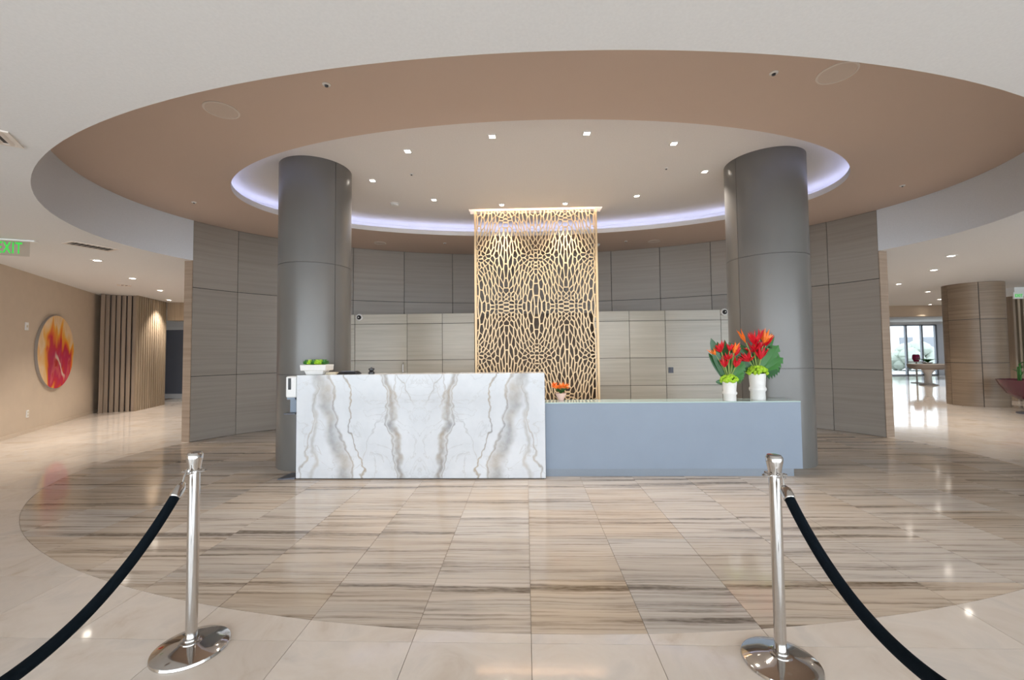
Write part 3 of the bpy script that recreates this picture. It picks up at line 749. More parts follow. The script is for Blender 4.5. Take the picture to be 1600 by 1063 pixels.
arrangement('tropical_arrangement', 1184.5, 627, 5.232, .31, .092,
            [(-.12, .0, .37, .19, 4, .22, 'orange', -.45), (-.02, .0, .35, .19, 11, .6, 'red', -.05), (.09, .01, .36, .19, 7, .5, 'orange', .4), (.12, .02, .33, .18, 6, .4, 'red', .35), (.04, .0, .40, .15, 5, .25, 'red', .1),
             (-.11, -.04, .15, .15, 10, .9, 'red', -.5), (.02, -.04, .17, .18, 10, .6, 'red', .15), (-.03, .0, .26, .15, 10, .8, 'red', -.3), (.03, .0, .30, .14, 9, .7, 'red', .2)],
            [(R_d(-38), R_d(8), .50, .085, .25, 'leaf', 0), (R_d(-20), R_d(0), .40, .07, .3, 'leaf', 0), (R_d(24), R_d(-2), .56, .035, .15, 'leaf', 0), (R_d(30), R_d(-6), .56, .03, .15, 'leaf2', 0),
             (R_d(36), R_d(10), .44, .12, .3, 'leaf2', 1), (R_d(56), R_d(14), .36, .11, .4, 'leaf2', 1), (R_d(74), R_d(14), .28, .10, .5, 'leaf', 1), (R_d(10), R_d(2), .34, .08, .3, 'leaf', 0), (R_d(-55), R_d(-6), .24, .05, .4, 'leaf', 0)],
            'taller white vase of red and orange tropical flowers beside the grey column', 12)
# orange flowers in a pink pot
rnd = random.Random(5); p = atz(876.5, 626, GTOP); e = tag(empty('orange_flower_pot', (p.x, p.y, GTOP)), 'small pink pot of bright orange flowers in front of the gold screen', 'potted flower')
MB().lathe([(.032, 0), (.034, .01), (.065, .075), (.07, .09), (.06, .09), (.055, .07)], 20).build('pot', 'pink', e, smooth=True, angle=50)
for k in range(9):
    a = 2*pi*k/9; rr = .075 if k else 0
    f = flower_mesh(.06, 14, 1.35, rnd).build('flower', 'orange', e); f.location = (rr*cos(a)*1.15, rr*sin(a)*.6, .13+rnd.uniform(0, .06))
    MB().tube([(0, 0, .08), f.location], .003, 5).build('stem', 'stem', e)
for az in (-70, 60, -150, 150, -30): 
    l = leaf_mesh(.12, .025, .8, 'leaf').build('leaf', 'leaf', e, smooth=True); l.location = (0, 0, .085); l.rotation_euler = (radians(-30), 0, radians(az))
# succulent bowl on marble
p = aty(495.5, 584, 5.08); e = tag(empty('succulent_bowl', (p.x, 5.08, MZ)), 'stepped white bowl of green succulents on the marble counter', 'potted plant')
mb = MB()
def frustum(mb, hx0, hy0, hx1, hy1, z0, z1):
    mb.add([(-hx0, -hy0, z0), (hx0, -hy0, z0), (hx0, hy0, z0), (-hx0, hy0, z0), (-hx1, -hy1, z1), (hx1, -hy1, z1), (hx1, hy1, z1), (-hx1, hy1, z1)],
           [(3, 2, 1, 0), (4, 5, 6, 7), (0, 1, 5, 4), (1, 2, 6, 5), (2, 3, 7, 6), (3, 0, 4, 7)])
frustum(mb, .10, .07, .118, .085, 0, .05); frustum(mb, .152, .105, .157, .11, .05, .118)
mb.build('bowl', 'ceramic', e, bevel=.006)
for k in range(11):
    x = -.11+.22*(k % 6)/5 if k < 6 else -.085+.17*((k-6) % 5)/4; y = -.045 if k < 6 else .04
    mb = MB()
    for ring, (nb, tl, ln) in enumerate(((6, 1.15, .042), (6, .75, .045), (4, .3, .045))):
        for q in range(nb):
            az = 2*pi*(q+ring*.5)/nb; d = Vector((sin(tl)*cos(az), sin(tl)*sin(az), cos(tl))); sd = Vector((-sin(az), cos(az), 0)); nn = d.cross(sd); w_ = .013
            vs = [Vector((0, 0, 0)), d*ln*.6+sd*w_, d*ln*.6-sd*w_, d*ln, d*ln*.6+nn*.006, d*ln*.6-nn*.006]
            mb.add(vs, [(0, 1, 4), (0, 4, 2), (0, 2, 5), (0, 5, 1), (3, 4, 1), (3, 2, 4), (3, 5, 2), (3, 1, 5)])
    o = mb.build('succulent', 'lime' if k in (3, 4, 1) else 'leaf2', e); o.location = (x, y, .120); o.scale = (1.25, 1.25, 1.5)
p = aty(519, 583, 5.1); o = MB().box(-.065, .065, -.045, .045, 0, .012).box(-.06, .058, -.042, .044, .013, .024).build('paper_stack', 'cream', bevel=.002); o.location = (p.x, 5.1, MZ); tag(o, 'low stack of cream cards beside the succulent bowl', 'cards')
p = aty(546, 583, 5.1); o = empty('card_tray', (p.x, 5.1, MZ)); tag(o, 'low black tray lying on the marble counter', 'tray')
mb = MB(); frustum(mb, .125, .08, .095, .06, 0, .032); mb.build('tray_body', 'black', o, bevel=.003); MB().box(-.085, .085, -.05, .05, .032, .038).build('pad', 'dark_metal', o)
p = aty(580.5, 583, 5.1); o = empty('tape_dispenser', (p.x, 5.1, MZ)); tag(o, 'small black round dispenser on the marble counter', 'dispenser')
MB().lathe([(.036, 0), (.036, .02), (.026, .028), (.024, .04), (.034, .048), (.034, .066), (.02, .072)], 18).build('body', 'black', o, smooth=True, angle=45); MB().lathe([(.012, .072), (.012, .078), (.006, .082)], 12).build('cap', 'dark_metal', o, smooth=True)

# ---- hand sanitiser stand
e = tag(empty('sanitizer_stand', (-2.765, 5.03, 0)), 'white hand sanitizer dispenser on a dark metal floor stand', 'dispenser')
frb = MB(); frb.add([(-.14, -.12, 0), (.06, -.10, 0), (.06, .10, 0), (-.10, .12, 0), (-.13, -.11, .012), (.06, -.09, .022), (.06, .10, .022), (-.09, .11, .02)],
                    [(3, 2, 1, 0), (4, 5, 6, 7), (0, 1, 5, 4), (1, 2, 6, 5), (2, 3, 7, 6), (3, 0, 4, 7)]); frb.build('base_plate', 'dark_metal', e)
MB().box(.015, .06, .0, .045, .02, 1.0).build('post', 'dark_metal', e, bevel=.003)
MB().box(-.055, .062, .0, .03, .76, .95).build('back_plate', 'counter', e)
t_ = MB(); t_.box(-.075, .06, -.10, .0, .752, .764).build('drip_tray', 'dark_metal', e)
d_ = MB().box(-.068, .062, -.085, .03, .945, 1.195).build('dispenser_body', 'white', e, bevel=.018)
MB().box(-.035, .0, -.089, -.083, 1.04, 1.175).build('window', 'black', d_, bevel=.004)
MB().box(-.05, .045, -.08, -.01, .925, .947).build('nozzle_cover', 'counter', d_)

# ---- rope stanchions
def stanchion(x, y, H, label):
    e = tag(empty('stanchion', (x, y, 0)), label, 'stanchion', 'chrome rope stanchions')
    MB().lathe([(.163, 0), (.166, .006), (.163, .016), (.158, .019), (.10, .033), (.055, .043), (.05, .044)], 64).build('base', 'chrome', e, smooth=True, angle=35)
    MB().lathe([(.044, .042), (.046, .05), (.034, .052), (.034, .058)], 32).build('base_collar', 'chrome', e, smooth=True, angle=35)
    MB().lathe([(.0255, .05), (.0255, H-.085)], 32).build('pole', 'chrome', e, smooth=True, angle=35)
    MB().lathe([(.027, H-.09), (.030, H-.06), (.036, H-.03), (.037, H-.012), (.033, H-.006), (.030, H), (.004, H+.002)], 32).build('cap', 'chrome', e, smooth=True, angle=50)
    mb = MB()
    mb.lathe([(.026, H-.10), (.031, H-.098), (.031, H-.088), (.026, H-.086)], 32)
    for k in range(4):
        a = pi/4*0+k*pi/2+radians(8); c0 = (cos(a)*.041, sin(a)*.041)
        mb.tube([(c0[0]+.017*cos(q*2*pi/16), c0[1]+.017*sin(q*2*pi/16), H-.093) for q in range(17)], .0032, 6)
    mb.build('hook_ring', 'chrome', e, smooth=True)
    return e
def rope(x, y, H, ang, L, sag, label):
    dx, dy = sin(ang), -cos(ang); z0 = H-.093
    def P(q): return Vector((x+dx*(.045+q*L), y+dy*(.045+q*L), z0-4*sag*q*(1-q)))
    e = tag(empty('velvet_rope', (x, y, 0)), label, 'rope', 'black velvet ropes')
    off = Vector((x, y, 0)); R_ = .021
    qs = [.055+.89*i/60 for i in range(61)]
    MB().tube([P(q)-off for q in qs], R_, 14).build('cord', 'velvet', e, smooth=True)
    for s in (0, 1):
        qq = (lambda q: q) if s == 0 else (lambda q: 1-q)
        MB().tube([P(qq(q))-off for q in (.022, .03, .034, .056, .058)], [.010, .019, .0235, .0245, .021], 16).build('end_ferrule', 'chrome', e, smooth=True, angle=35)
        a0_ = P(qq(.024))-off; b0 = P(qq(-.002))-off
        mid = (a0_+b0)/2; b0.z += .004
        MB().tube([a0_, mid+Vector((dx*.012, dy*.012, .010)), b0+Vector((dx*.008, dy*.008, .016)), b0+Vector((0, 0, .010)), b0-Vector((0, 0, .008))], .0042, 8).build('snap_hook', 'chrome', e, smooth=True)
    return P(1.0)
lA, rA = radians(6), radians(-4)
stanchion(-1.67, 2.11, .965, 'chrome stanchion at the inlay edge on the side of the round painting')
stanchion(1.165, 2.065, .955, 'chrome stanchion at the inlay edge in line with the flower vases')
p1 = rope(-1.67, 2.11, .965, lA, 1.6, .40, 'black velvet rope hooked to the stanchion on the painting side')
p2 = rope(1.165, 2.065, .955, rA, 1.4, .325, 'black velvet rope hooked to the stanchion on the wood column side')
stanchion(p1.x+.045*sin(lA), p1.y-.045*cos(lA), .965, 'chrome stanchion holding the far end of the painting side rope')
stanchion(p2.x+.052*sin(rA), p2.y-.052*cos(rA), .955, 'chrome stanchion holding the far end of the wood column side rope')

# ---- ceiling fixtures
def downlight(x, y, z, label, group, power, size=.05, round_=False, first=[None]):
    e = tag(empty('downlight', (x, y, z)), label, 'downlight', group)
    s = size
    if round_:
        MB().lathe([(s*1.7, 0), (s*1.7, -.006), (s*1.1, -.008), (s*1.0, -.002)], 24, cap1=False).build('trim', 'white', e, smooth=True)
        MB().lathe([(s*1.02, -.003), (s*.5, -.0035)], 20).build('lens', 'lens', e)
    else:
        mb = MB(); so, si = s*1.45, s
        for a, b_, c, d in ((-so, so, -so, -si), (-so, so, si, so), (-so, -si, -si, si), (si, so, -si, si)): mb.box(a, b_, c, d, -.008, 0)
        mb.build('trim', 'white', e)
        MB().box(-s, s, -s, s, -.004, -.001).build('lens', 'lens', e)
    if power:
        l = bpy.data.lights.new('lamp', 'SPOT'); l.energy = power; l.color = (1.0, .92, .83); l.spot_size = radians(95); l.spot_blend = .9; l.shadow_soft_size = .05
        o = bpy.data.objects.new('lamp', l); COL.objects.link(o); o.parent = e; o.location = (0, 0, -.03)
for px, py in ((637, 236), (769, 213), (917, 208), (1053, 224), (1101, 268), (995, 306), (883, 318), (784, 320), (678, 312), (582, 282)):
    p = atz(px, py, Z3); downlight(p.x, p.y, Z3, 'small square downlight in the white inner oval ceiling', 'square downlights of the inner oval ceiling', 115, .034)
for px, py in ((152, 407), (207, 435), (250, 454), (264, 469)):
    p = atz(px, py, Z1); downlight(p.x, p.y, Z1, 'small round downlight over the corridor with the round painting', 'corridor downlights', 230, .05, True)
for px, py in ((1486, 400), (1459, 422), (1404, 444), (1450, 456), (1468, 468), (1453, 476)):
    p = atz(px, py, Z1); downlight(p.x, p.y, Z1, 'small round downlight over the lounge passage by the wood column', 'lounge downlights', 200, .05, True)
# a row over the entrance, above and behind the camera
def speaker(px, py, r, label):
    p = atz(px, py, Z2); e = tag(empty('ceiling_speaker', (p.x, p.y, Z2)), label, 'speaker', 'flush ceiling speakers')
    MB().lathe([(r, 0), (r, -.006), (r*.9, -.008), (r*.88, -.003)], 40, cap1=False).build('rim', 'ring', e, smooth=True)
    MB().lathe([(r*.89, -.004), (r*.5, -.005)], 36).build('grille', 'grille', e)
speaker(346, 172, .15, 'round flush speaker in the taupe ring by the soffit on the painting side')
speaker(1308, 114, .15, 'round flush speaker in the taupe ring near a sprinkler on the wood column side')
speaker(594, 380, .12, 'round flush speaker in the taupe ring behind the marble side column')
speaker(1022, 377, .12, 'round flush speaker in the taupe ring between gold screen and flower side column')
def sprinkler(px, py, z, label, r=.034):
    p = atz(px, py, z); e = tag(empty('sprinkler', (p.x, p.y, z)), label, 'sprinkler', 'ceiling sprinklers')
    MB().lathe([(r, 0), (r, -.004), (r*.6, -.012), (r*.5, -.006)], 24, cap1=False).build('escutcheon', 'white', e, smooth=True)
    mb = MB().lathe([(r*.5, -.005), (r*.25, -.010), (r*.2, -.016), (r*.4, -.018), (r*.4, -.020)], 16); mb.build('head', 'dark_metal', e, smooth=True, angle=40)
for px, py, z in ((510, 132, Z2), (1209, 114, Z2), (303, 316, Z2), (1410, 290, Z2), (695, 380, Z2), (978, 377, Z2)):
    sprinkler(px, py, z, 'small white recessed sprinkler in the taupe ring ceiling')
for px, py in ((643, 272), (1041, 263)): sprinkler(px, py, Z3, 'small recessed sprinkler in the white inner oval ceiling', .03)
for px, py, z, lb in ((617, 318, Z3, 'round white smoke detector on the white inner oval ceiling'), (932, 382, Z2, 'round white smoke detector on the taupe ring beside the gold screen')):
    p = atz(px, py, z); e = tag(empty('smoke_detector', (p.x, p.y, z)), lb, 'smoke detector')
    MB().lathe([(.075, 0), (.075, -.015), (.06, -.02), (.06, -.03), (.05, -.042), (.02, -.045)], 28).build('housing', 'white', e, smooth=True, angle=40)
    MB().lathe([(.053, -.034), (.055, -.036), (.045, -.041)], 24).build('grille_ring', 'dark_metal', e, smooth=True)
def vent(cx, cy, ang, sx, sy, label, group=None):
    e = tag(empty('ceiling_vent', (cx, cy, Z1), ang), label, 'vent', group)
    mb = MB()
    for a, b_, c, d in ((-sx, sx, -sy, -sy+.03), (-sx, sx, sy-.03, sy), (-sx, -sx+.03, -sy+.03, sy-.03), (sx-.03, sx, -sy+.03, sy-.03)): mb.box(a, b_, c, d, -.01, 0)
    mb.build('frame', 'ring', e); MB().box(-sx+.03, sx-.03, -sy+.03, sy-.03, -.002, -.001).build('backing', 'joint', e)
    nsl = int(2*sx/.065)
    for k in range(nsl):
        x = -sx+.05+(2*sx-.1)*k/(nsl-1)
        MB().add([(x+.012, -sy+.03, -.003), (x-.012, -sy+.03, -.014), (x-.008, -sy+.03, -.016), (x+.016, -sy+.03, -.005), (x+.012, sy-.03, -.003), (x-.012, sy-.03, -.014), (x-.008, sy-.03, -.016), (x+.016, sy-.03, -.005)],
                 [(0, 1, 5, 4), (1, 2, 6, 5), (2, 3, 7, 6), (3, 0, 4, 7), (0, 3, 2, 1), (4, 5, 6, 7)]).build('slat', 'ring', e)
a, b_ = atz(104, 378, Z1), atz(178, 391, Z1); vent((a.x+b_.x)/2, (a.y+b_.y)/2, atan2(b_.y-a.y, b_.x-a.x), (b_-a).length/2, .14, 'slatted white ceiling vent beside the exit sign')
p = atz(-38, 207, Z1); vent(p.x-.0, p.y, radians(35), .2, .14, 'slatted ceiling vent near the corner of the oval recess')
a, b_ = atz(183, 445, Z1), atz(205, 446.5, Z1); vent((a.x+b_.x)/2, (a.y+b_.y)/2, atan2(b_.y-a.y, b_.x-a.x), (b_-a).length/2, .1, 'small linear ceiling vent between corridor downlights')
a, b_ = atz(160, 456, Z1), atz(202, 461, Z1)

# ---- exit sign on the painting side
def text_mesh(body, size, mat, parent, loc, rot, ext=.004, sx=1.0):
    c = bpy.data.curves.new('lettering', 'FONT'); c.body = body; c.size = size; c.extrude = ext; c.align_x = 'CENTER'; c.offset = .0025; c.space_character = 1.12
    o = bpy.data.objects.new('lettering', c); COL.objects.link(o)
    bpy.context.view_layer.update(); dg = bpy.context.evaluated_depsgraph_get(); me = bpy.data.meshes.new_from_object(o.evaluated_get(dg))
    bpy.data.objects.remove(o); me.materials.clear(); me.materials.append(MAT[mat])
    o2 = place('lettering', me, parent); o2.location = loc; o2.rotation_euler = rot; o2.scale = (sx, 1, 1); return o2
p = atz(20, 374.5, Z1); e = tag(empty('exit_sign', (p.x, p.y, Z1), radians(24)), 'edge-lit clear exit sign with green letters hanging from the ceiling', 'exit sign')
MB().box(-.20, .24, -.04, .04, -.02, 0).build('canopy', 'white', e, bevel=.004)
MB().box(-.18, .175, -.004, .004, -.225, -.02).build('acrylic_panel', 'sheer', e)
text_mesh('EXIT', .222, 'green_lit', e, (-.03, -.006, -.19), (radians(90), 0, 0), .003, .52)

# ---- left side: painting wall, fins, fluted wood, passage
A1, A2 = Vector((-9.12, 7.12, 0)), Vector((-11.40, 11.11, 0))
def wall_quad(name, a, b, z0, z1, mat, th, label=None):
    d = (b-a).normalized(); nrm = Vector((d.y, -d.x, 0))     # thickness to the right of a->b is the room side
    vs = [a, b, b-nrm*th, a-nrm*th]
    vs = [(v.x, v.y, z0) for v in vs]+[(v.x, v.y, z1) for v in vs]
    return struct(MB().add(vs, [(3, 2, 1, 0), (4, 5, 6, 7), (0, 1, 5, 4), (1, 2, 6, 5), (2, 3, 7, 6), (3, 0, 4, 7)]).build(name, mat), label)
dv = (A2-A1).normalized(); A0 = A1-dv*.6
wall_quad('wall_left', A0, A2, 0, Z1+.05, 'beige_wall', .12, 'beige painted wall that carries the round painting')
wall_quad('wall_left_front', Vector((A0.x, -4.6, 0)), A0, 0, Z1+.05, 'beige_wall', .12)
nrm = Vector((dv.y, -dv.x, 0))
vs = [A0+nrm*.012, A2+nrm*.012, A2, A0]
struct(MB().add([(v.x, v.y, z) for z in (0, .07) for v in vs], [(3, 2, 1, 0), (4, 5, 6, 7), (0, 1, 5, 4), (1, 2, 6, 5), (2, 3, 7, 6), (3, 0, 4, 7)]).build('baseboard_left', 'stone_trim'))
# round painting
wa = atan2(dv.y, dv.x)
def on_wall(px, py):
    d = ray(px, py); # intersect with wall plane
    t = ((A1.x)*nrm.x+(A1.y)*nrm.y)/(d[0]*nrm.x+d[1]*nrm.y); return Vector((d[0]*t, d[1]*t, CAMH+d[2]*t))
pc = on_wall(81.5, 550); tp, bt = on_wall(82, 492), on_wall(82, 608)
r = (tp.z-bt.z)/2
lft, rgt = on_wall(53, 551), on_wall(111, 549); rw = (rgt-lft).length/2
ctr = (lft+rgt)/2; ctr.z = (tp.z+bt.z)/2
e = tag(empty('round_painting', ctr+nrm*.0, wa), 'large round poured painting in orange, red and yellow on the beige wall', 'painting')
def disc(mb, r0, rw_, y0, y1, n=64):
    vs = [(rw_*cos(2*pi*i/n), y0, r0*sin(2*pi*i/n)) for i in range(n)]+[(rw_*cos(2*pi*i/n), y1, r0*sin(2*pi*i/n)) for i in range(n)]
    return mb.add(vs, [(i, (i+1) % n, n+(i+1) % n, n+i) for i in range(n)]+[tuple(range(n)), tuple(range(2*n-1, n-1, -1))])
disc(MB(), r, rw, -.045, -.001).build('edge_band', 'fabric', e); disc(MB(), r*.985, rw*.985, -.050, -.044).build('canvas', 'art', e)
def wall_box(name, px, py, hw, hh, label, cat, inner=None):
    p = on_wall(px, py); e = tag(empty(name, p, wa), label, cat)
    MB().box(-hw, hw, -.014, 0, -hh, hh).build('plate', 'white', e, bevel=.003)
    for dz in ((-.35, .35) if inner else (0,)): MB().box(-hw*.5, hw*.5, -.017, -.013, dz*hh*1.2-.022*1, dz*hh*1.2+.022).build('insert', 'cream', e)
wall_box('wall_outlet', 42, 647, .04, .07, 'white wall outlet low on the beige wall below the painting', 'outlet', True)
wall_box('wall_control', 41, 510, .055, .075, 'white wall control beside the round painting', 'thermostat')
# seven deep fins
fs_ = [atz(x, y, 0) for x, y in ((153, 646.5), (161, 645.6), (170, 645), (178.5, 644.4), (187, 644), (195.5, 643.6), (204, 643.2))]
e = tag(empty('fin_screen', (fs_[0].x, fs_[0].y, 0)), 'row of deep brown wooden fins between the beige wall and the fluted wall', 'slat screen')
o0 = fs_[0]; vd = Vector((-0.70, 0.71, 0)).normalized()
line = (fs_[-1]-fs_[0]).normalized(); ln_n = Vector((-line.y, line.x, 0))
for q in fs_:
    b0 = q-o0
    c = [b0-line*.0, b0+line*.078, b0+line*.078+ln_n*.14, b0+ln_n*.14]
    MB().add([(v.x, v.y, z) for z in (0, Z1-.004) for v in c], [(3, 2, 1, 0), (4, 5, 6, 7), (0, 1, 5, 4), (1, 2, 6, 5), (2, 3, 7, 6), (3, 0, 4, 7)]).build('slat', 'slat', e)
c0, c1 = b0*0+ln_n*.14, (fs_[-1]-o0)+line*.03+ln_n*.14
MB().add([(v.x, v.y, z) for z in (0, Z1-.004) for v in (c0, c1, c1+ln_n*.03, c0+ln_n*.03)], [(3, 2, 1, 0), (4, 5, 6, 7), (0, 1, 5, 4), (1, 2, 6, 5), (2, 3, 7, 6), (3, 0, 4, 7)]).build('backing', 'joint', e)
# fluted wall
q0, q1 = atz(211, 643, 0), atz(258, 632.5, 0); q1 = q0+(q1-q0)*1.0
fd = (q1-q0).normalized(); fn = Vector((-fd.y, fd.x, 0)); FLn = (q1-q0).length
e = tag(empty('fluted_wall', (q0.x, q0.y, 0)), 'wood wall of narrow golden brown flutes beside the deep fins', 'slat screen')
nf = 14
for k in range(nf):
    s0 = fd*(FLn*k/nf); s1 = fd*(FLn*(k+.72)/nf)
    MB().add([(v.x, v.y, z) for z in (0, Z1) for v in (s0, s1, s1+fn*.03, s0+fn*.03)], [(3, 2, 1, 0), (4, 5, 6, 7), (0, 1, 5, 4), (1, 2, 6, 5), (2, 3, 7, 6), (3, 0, 4, 7)]).build('slat', 'gold_wood', e)
s0, s1 = fn*.028+fd*.24, fd*FLn+fn*.028
MB().add([(v.x, v.y, z) for z in (0, Z1) for v in (s0, s1, s1+fn*.08, s0+fn*.08)], [(3, 2, 1, 0), (4, 5, 6, 7), (0, 1, 5, 4), (1, 2, 6, 5), (2, 3, 7, 6), (3, 0, 4, 7)]).build('backing', 'slat', e)
# wood header and the dark door beyond
hx0, hx1 = q1, q1+Vector((3.2, 0.9, 0))
hz = CAMH+(ray(258, 501)[2])*hypot(q1.x, q1.y)/hypot(ray(258, 501)[0], ray(258, 501)[1])
struct(MB().add([(v.x, v.y, z) for z in (hz, Z1) for v in (hx0, hx1, hx1+Vector((0, .3, 0)), hx0+Vector((0, .3, 0)))], [(3, 2, 1, 0), (4, 5, 6, 7), (0, 1, 5, 4), (1, 2, 6, 5), (2, 3, 7, 6), (3, 0, 4, 7)]).build('trim_4', 'gold_wood'), 'wood header above the passage to the dark door')
dp0, dp1 = atz(254, 623, 0), atz(300, 621, 0)
struct(MB().box(-20, -6, dp0.y+.06, dp0.y+.16, 0, Z1+.1).build('wall_passage', 'white_wall'), 'white wall at the end of the passage')
e = struct(empty('door_1', (dp0.x, dp0.y, 0)), 'dark blue grey door at the end of the passage')
MB().box(0.0, 1.6, 0, .05, .0, 2.35).build('leaf', 'door', e); MB().box(-.08, 0, -.02, .06, 0, 2.42).build('jamb', 'white', e); MB().box(-.08, 1.7, -.02, .06, 2.35, 2.45).build('head', 'white', e)
MB().box(0, 1.6, -.012, 0, 0, .16).build('kick_plate', 'white', e)
struct(MB().box(-16.1, -15.9, -4.6, 20, 0, Z1+.1).build('wall_far_left', 'beige_wall'))

# ---- right side: wood column, slats, bowl planter, lounge
ccx, ccy, cr = 11.5, 11.27, .563
column('column_wood', ccx, ccy, cr, Z1, [radians(-125), radians(-20), radians(90), radians(172)], [1.08, 2.16], 'brown_panel', 'broad round column of brown wood panels beside the lounge', gap=.014)
# slat screen right of it
sx0 = aty(1585, 520, 12.0).x; szt = aty(1592, 463, 12.0).z
e = tag(empty('slat_screen', (sx0, 12.0, 0)), 'pale wooden slats on the wall behind the plum bowl planter', 'slat screen')
for k in range(16): MB().box(k*.13, k*.13+.06, 0, .16, 0, szt).build('slat', 'gold_wood' if k % 2 else 'slat', e)
MB().box(-.02, 4, .16, .24, 0, szt).build('backing', 'joint', e)
struct(MB().box(sx0-.05, 20, 11.9, 12.3, szt, Z1).build('trim_5', 'white_wall'), 'white bulkhead above the pale slats')
sp_ = aty(1585, 462, 11.88)
e = tag(empty('exit_sign', (sp_.x+.1, 11.9, sp_.z)), 'small exit sign on the bulkhead edge beside the wood column', 'exit sign')
MB().box(-.13, .13, -.03, .0, -.09, .09).build('sign_body', 'white', e, bevel=.004); text_mesh('EXIT', .11, 'green_lit', e, (0, -.034, -.04), (radians(90), 0, 0), .002, .8)
struct(MB().box(18.9, 19.1, -4.6, 12.3, 0, Z1+.1).build('wall_right', 'white_wall'))
# bowl planter
p = atz(1612, 647, 0); dpt = p.y
rl = aty(1572, 594, dpt); bz = aty(1600, 626, dpt).z
e = tag(empty('bowl_planter', (rl.x+.52, dpt, 0)), 'plum bowl planter with bamboo stalks on a dark foot', 'planter')
R_ = .52
MB().lathe([(.08, bz), (.2, bz+.02), (.36, bz+.14), (.47, rl.z-.12), (R_, rl.z), (R_-.03, rl.z), (.42, rl.z-.12), (.2, rl.z-.2)], 48).build('bowl', 'purple', e, smooth=True, angle=50)
MB().lathe([(.24, 0), (.24, .025), (.05, .05), (.045, bz+.02)], 32).build('foot', 'dark_metal', e, smooth=True, angle=40)
rnd = random.Random(9)
for k in range(8):
    x, y = -.30+.08*(k % 5)+rnd.uniform(-.02, .02), rnd.uniform(-.15, .15); hh = rnd.uniform(.45, .62)
    st = MB(); 
    for q in range(5): st.lathe([(.014, q*hh/5), (.013, (q+.9)*hh/5), (.018, (q+.96)*hh/5)], 8)
    o = st.build('stalk', 'leaf2', e, smooth=True, angle=40); o.location = (x, y, rl.z-.18)
    for q in range(3):
        l = leaf_mesh(.14, .015, .9, 'leaf2').build('leaf', 'leaf2', e, smooth=True); l.location = (x, y, rl.z-.18+hh*(.55+.2*q)); l.rotation_euler = (radians(-40), 0, rnd.uniform(0, 6.28))
# lounge shell
struct(MB().box(9.0, 30, 16.6, 17.0, 2.68, 4.3).build('trim_6', 'beige_wall'), 'beige bulkhead across the lounge ceiling')
struct(MB().box(5, 32, 17.0, 25.0, 2.86, 2.95).build('ceiling_lounge', 'ceil'))
struct(MB().box(26.9, 27.0, 12, 25, 0, 3.2).build('wall_lounge_right', 'white_wall'))
struct(MB().box(5.0, 5.2, 11, 25, 0, 4.3).build('wall_lounge_left', 'white_wall'))
WY = 23.6
win = struct(empty('window_1', (14, WY, 0)), 'tall bright lounge window with grey frames')
struct(MB().box(5, 17.0, WY-.1, WY+.1, 0, 3.0).build('wall_lounge_far', 'white_wall'))
xA, xB = aty(1380, 560, WY).x, aty(1463, 560, WY).x
zT = aty(1430, 508, WY).z
struct(MB().box(17.0, xA-.0, WY-.1, WY+.1, 0, 3.0).build('wall_lounge_far', 'white_wall'))
xm = aty(1416.5, 560, WY).x
xs = [xA, xm, (xm+xB)/2+.05, xB]
for x in xs: MB().box(x-14-.045, x-14+.045, -.05, .05, 0, zT).build('mullion', 'frame_metal', win)
for a, b_ in zip(xs[:-1], xs[1:]):
    MB().box(a-14+.045, b_-14-.045, -.01, .01, .05, zT-.05).build('pane', 'glass', win)
MB().box(xA-14, xB-14, -.05, .05, zT-.05, zT+.02).build('head_rail', 'frame_metal', win); MB().box(xA-14, xB-14, -.05, .05, 0, .06).build('sill_rail', 'frame_metal', win)
struct(MB().box(xA, 27, WY-.06, WY+.1, zT+.02, 3.0).build('wall_lounge_head', 'white_wall'))
struct(MB().box(xB+.05, 27, WY-.08, WY+.1, 0, zT+.02).build('wall_lounge_stone', 'soffit'), 'pale blue grey wall right of the lounge window')
# lounge furniture
tb = atz(1451, 602, 0); k_ = F/tb.y
e = tag(empty('lounge_table', (tb.x, tb.y, 0)), 'round grey pedestal table with green plants in the lounge', 'table')
MB().lathe([(.42, .62), (.60, .70), (.62, .82), (.58, .84)], 32).build('table_top', 'fabric', e, smooth=True, angle=40); MB().lathe([(.30, 0), (.28, .03), (.12, .08), (.10, .4), (.2, .62)], 24).build('pedestal', 'white', e, smooth=True, angle=40)
e = tag(empty('table_plant', (tb.x, tb.y, .84)), 'low green plant with arching leaves on the lounge table', 'plant')
MB().lathe([(.12, .002), (.16, .06), (.14, .06)], 16).build('dish', 'white', e, smooth=True)
for k in range(12):
    l = leaf_mesh(.42, .05, 1.3, 'leaf').build('leaf', 'leaf' if k % 2 else 'leaf2', e, smooth=True); l.location = (0, 0, .05); l.rotation_euler = (radians(-35), 0, 2*pi*k/12)
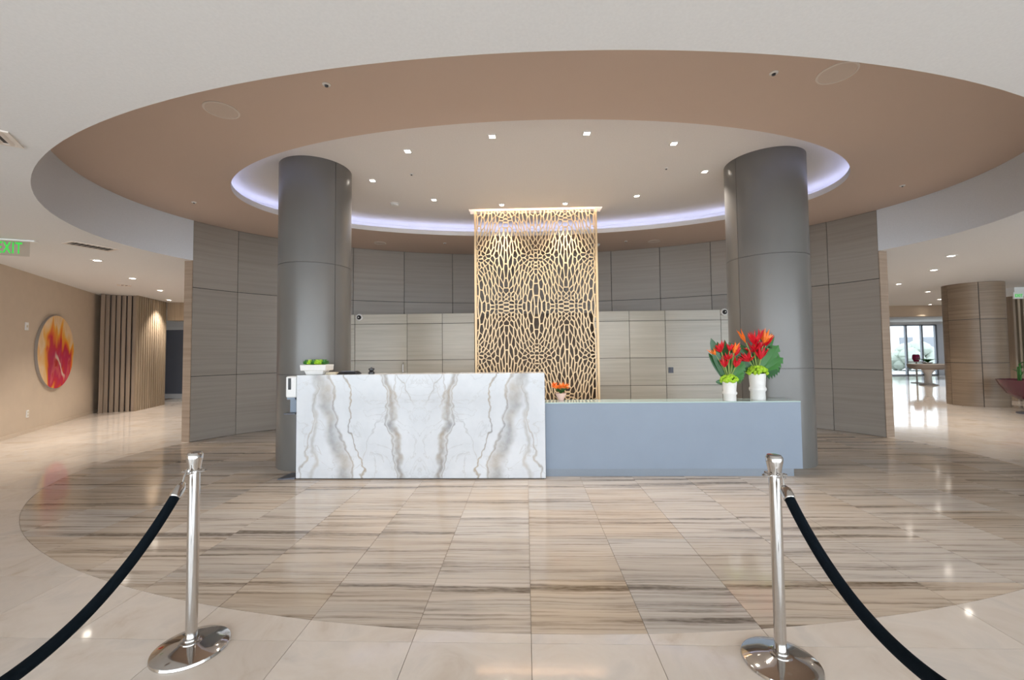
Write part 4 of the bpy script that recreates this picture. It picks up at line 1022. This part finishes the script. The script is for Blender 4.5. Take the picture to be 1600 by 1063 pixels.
def chair(x, y, rz, label):
    e = tag(empty('lounge_chair', (x, y, 0), rz), label, 'chair', 'grey lounge chairs')
    MB().box(-.36, .36, -.34, .34, .36, .50).build('seat', 'fabric', e, bevel=.03); MB().box(-.36, .36, .26, .38, .50, .92).build('backrest', 'fabric', e, bevel=.04)
    for s in (-1, 1):
        MB().box(min(s*.36, s*.44), max(s*.36, s*.44), -.32, .38, .36, .70).build('armrest', 'fabric', e, bevel=.02)
        for t in (-1, 1): MB().tube([(s*.34, t*.3, .37), (s*.38, t*.33, 0)], .018, 8).build('leg', 'frame_metal', e, smooth=True)
c1 = atz(1470, 603.5, 0); chair(c1.x+1.15, c1.y+.2, radians(0), 'grey lounge chair pulled up beside the pedestal table'); chair(c1.x+2.4, c1.y+.6, radians(20), 'grey lounge chair next to the magenta vase')
e = tag(empty('side_table', (c1.x+.55, c1.y+1.6, 0)), 'slim white side table carrying the magenta vase', 'table'); MB().lathe([(.28, .86), (.28, .90)], 24).build('table_top', 'white', e); MB().lathe([(.2, 0), (.2, .02), (.03, .04), (.03, .86)], 20).build('stand', 'white', e)
o = MB().lathe([(.08, 0), (.13, .12), (.12, .26), (.09, .30), (.07, .30)], 20).build('magenta_vase', 'red_vase', smooth=True); o.location = (c1.x+.55, c1.y+1.6, .90); tag(o, 'magenta vase standing in the lounge near the wood column', 'vase')

# ---- entrance glazing behind the camera and the world outside
g = struct(empty('window_2', (0, -4.5, 0)), 'glazed entrance front behind the stanchions')
for k in range(15):
    x = -8.9+k*1.98
    MB().box(x-.04, x+.04, -.06, .06, 0, Z1).build('mullion', 'frame_metal', g)
    if k < 14: MB().box(x+.04, x+1.94, -.012, .012, .05, Z1).build('pane', 'glass', g)
struct(MB().box(-60, 90, -60, 90, -.35, -.12).build('ground_outside', 'pave'))
rnd = random.Random(2)
for k in range(9):
    hb = ball_cluster(1.0, 60, .45, rnd, 1.0).build('hedge_shrub', 'hedge', smooth=True); hb.location = (21+k*3.3, 31+rnd.uniform(-.6, .6), .45); hb.scale = (1, 1, rnd.uniform(.7, 1.2))
    tag(hb, 'pale leafy shrub outside the lounge window', 'shrub', 'shrubs outside the lounge window')
e = tag(empty('outside_building', (34, 48, -.12)), 'pale low building outside the lounge window', 'building')
MB().box(-12, 14, 0, 6, 0, 5.2).build('wall', 'facade', e)
for k in range(9): MB().box(-10.5+k*2.5, -9.1+k*2.5, -.05, .02, 1.2, 2.8).build('window', 'frame_metal', e)
MB().box(-12.4, 14.4, -.4, 6.4, 5.2, 5.5).build('roof', 'facade', e)
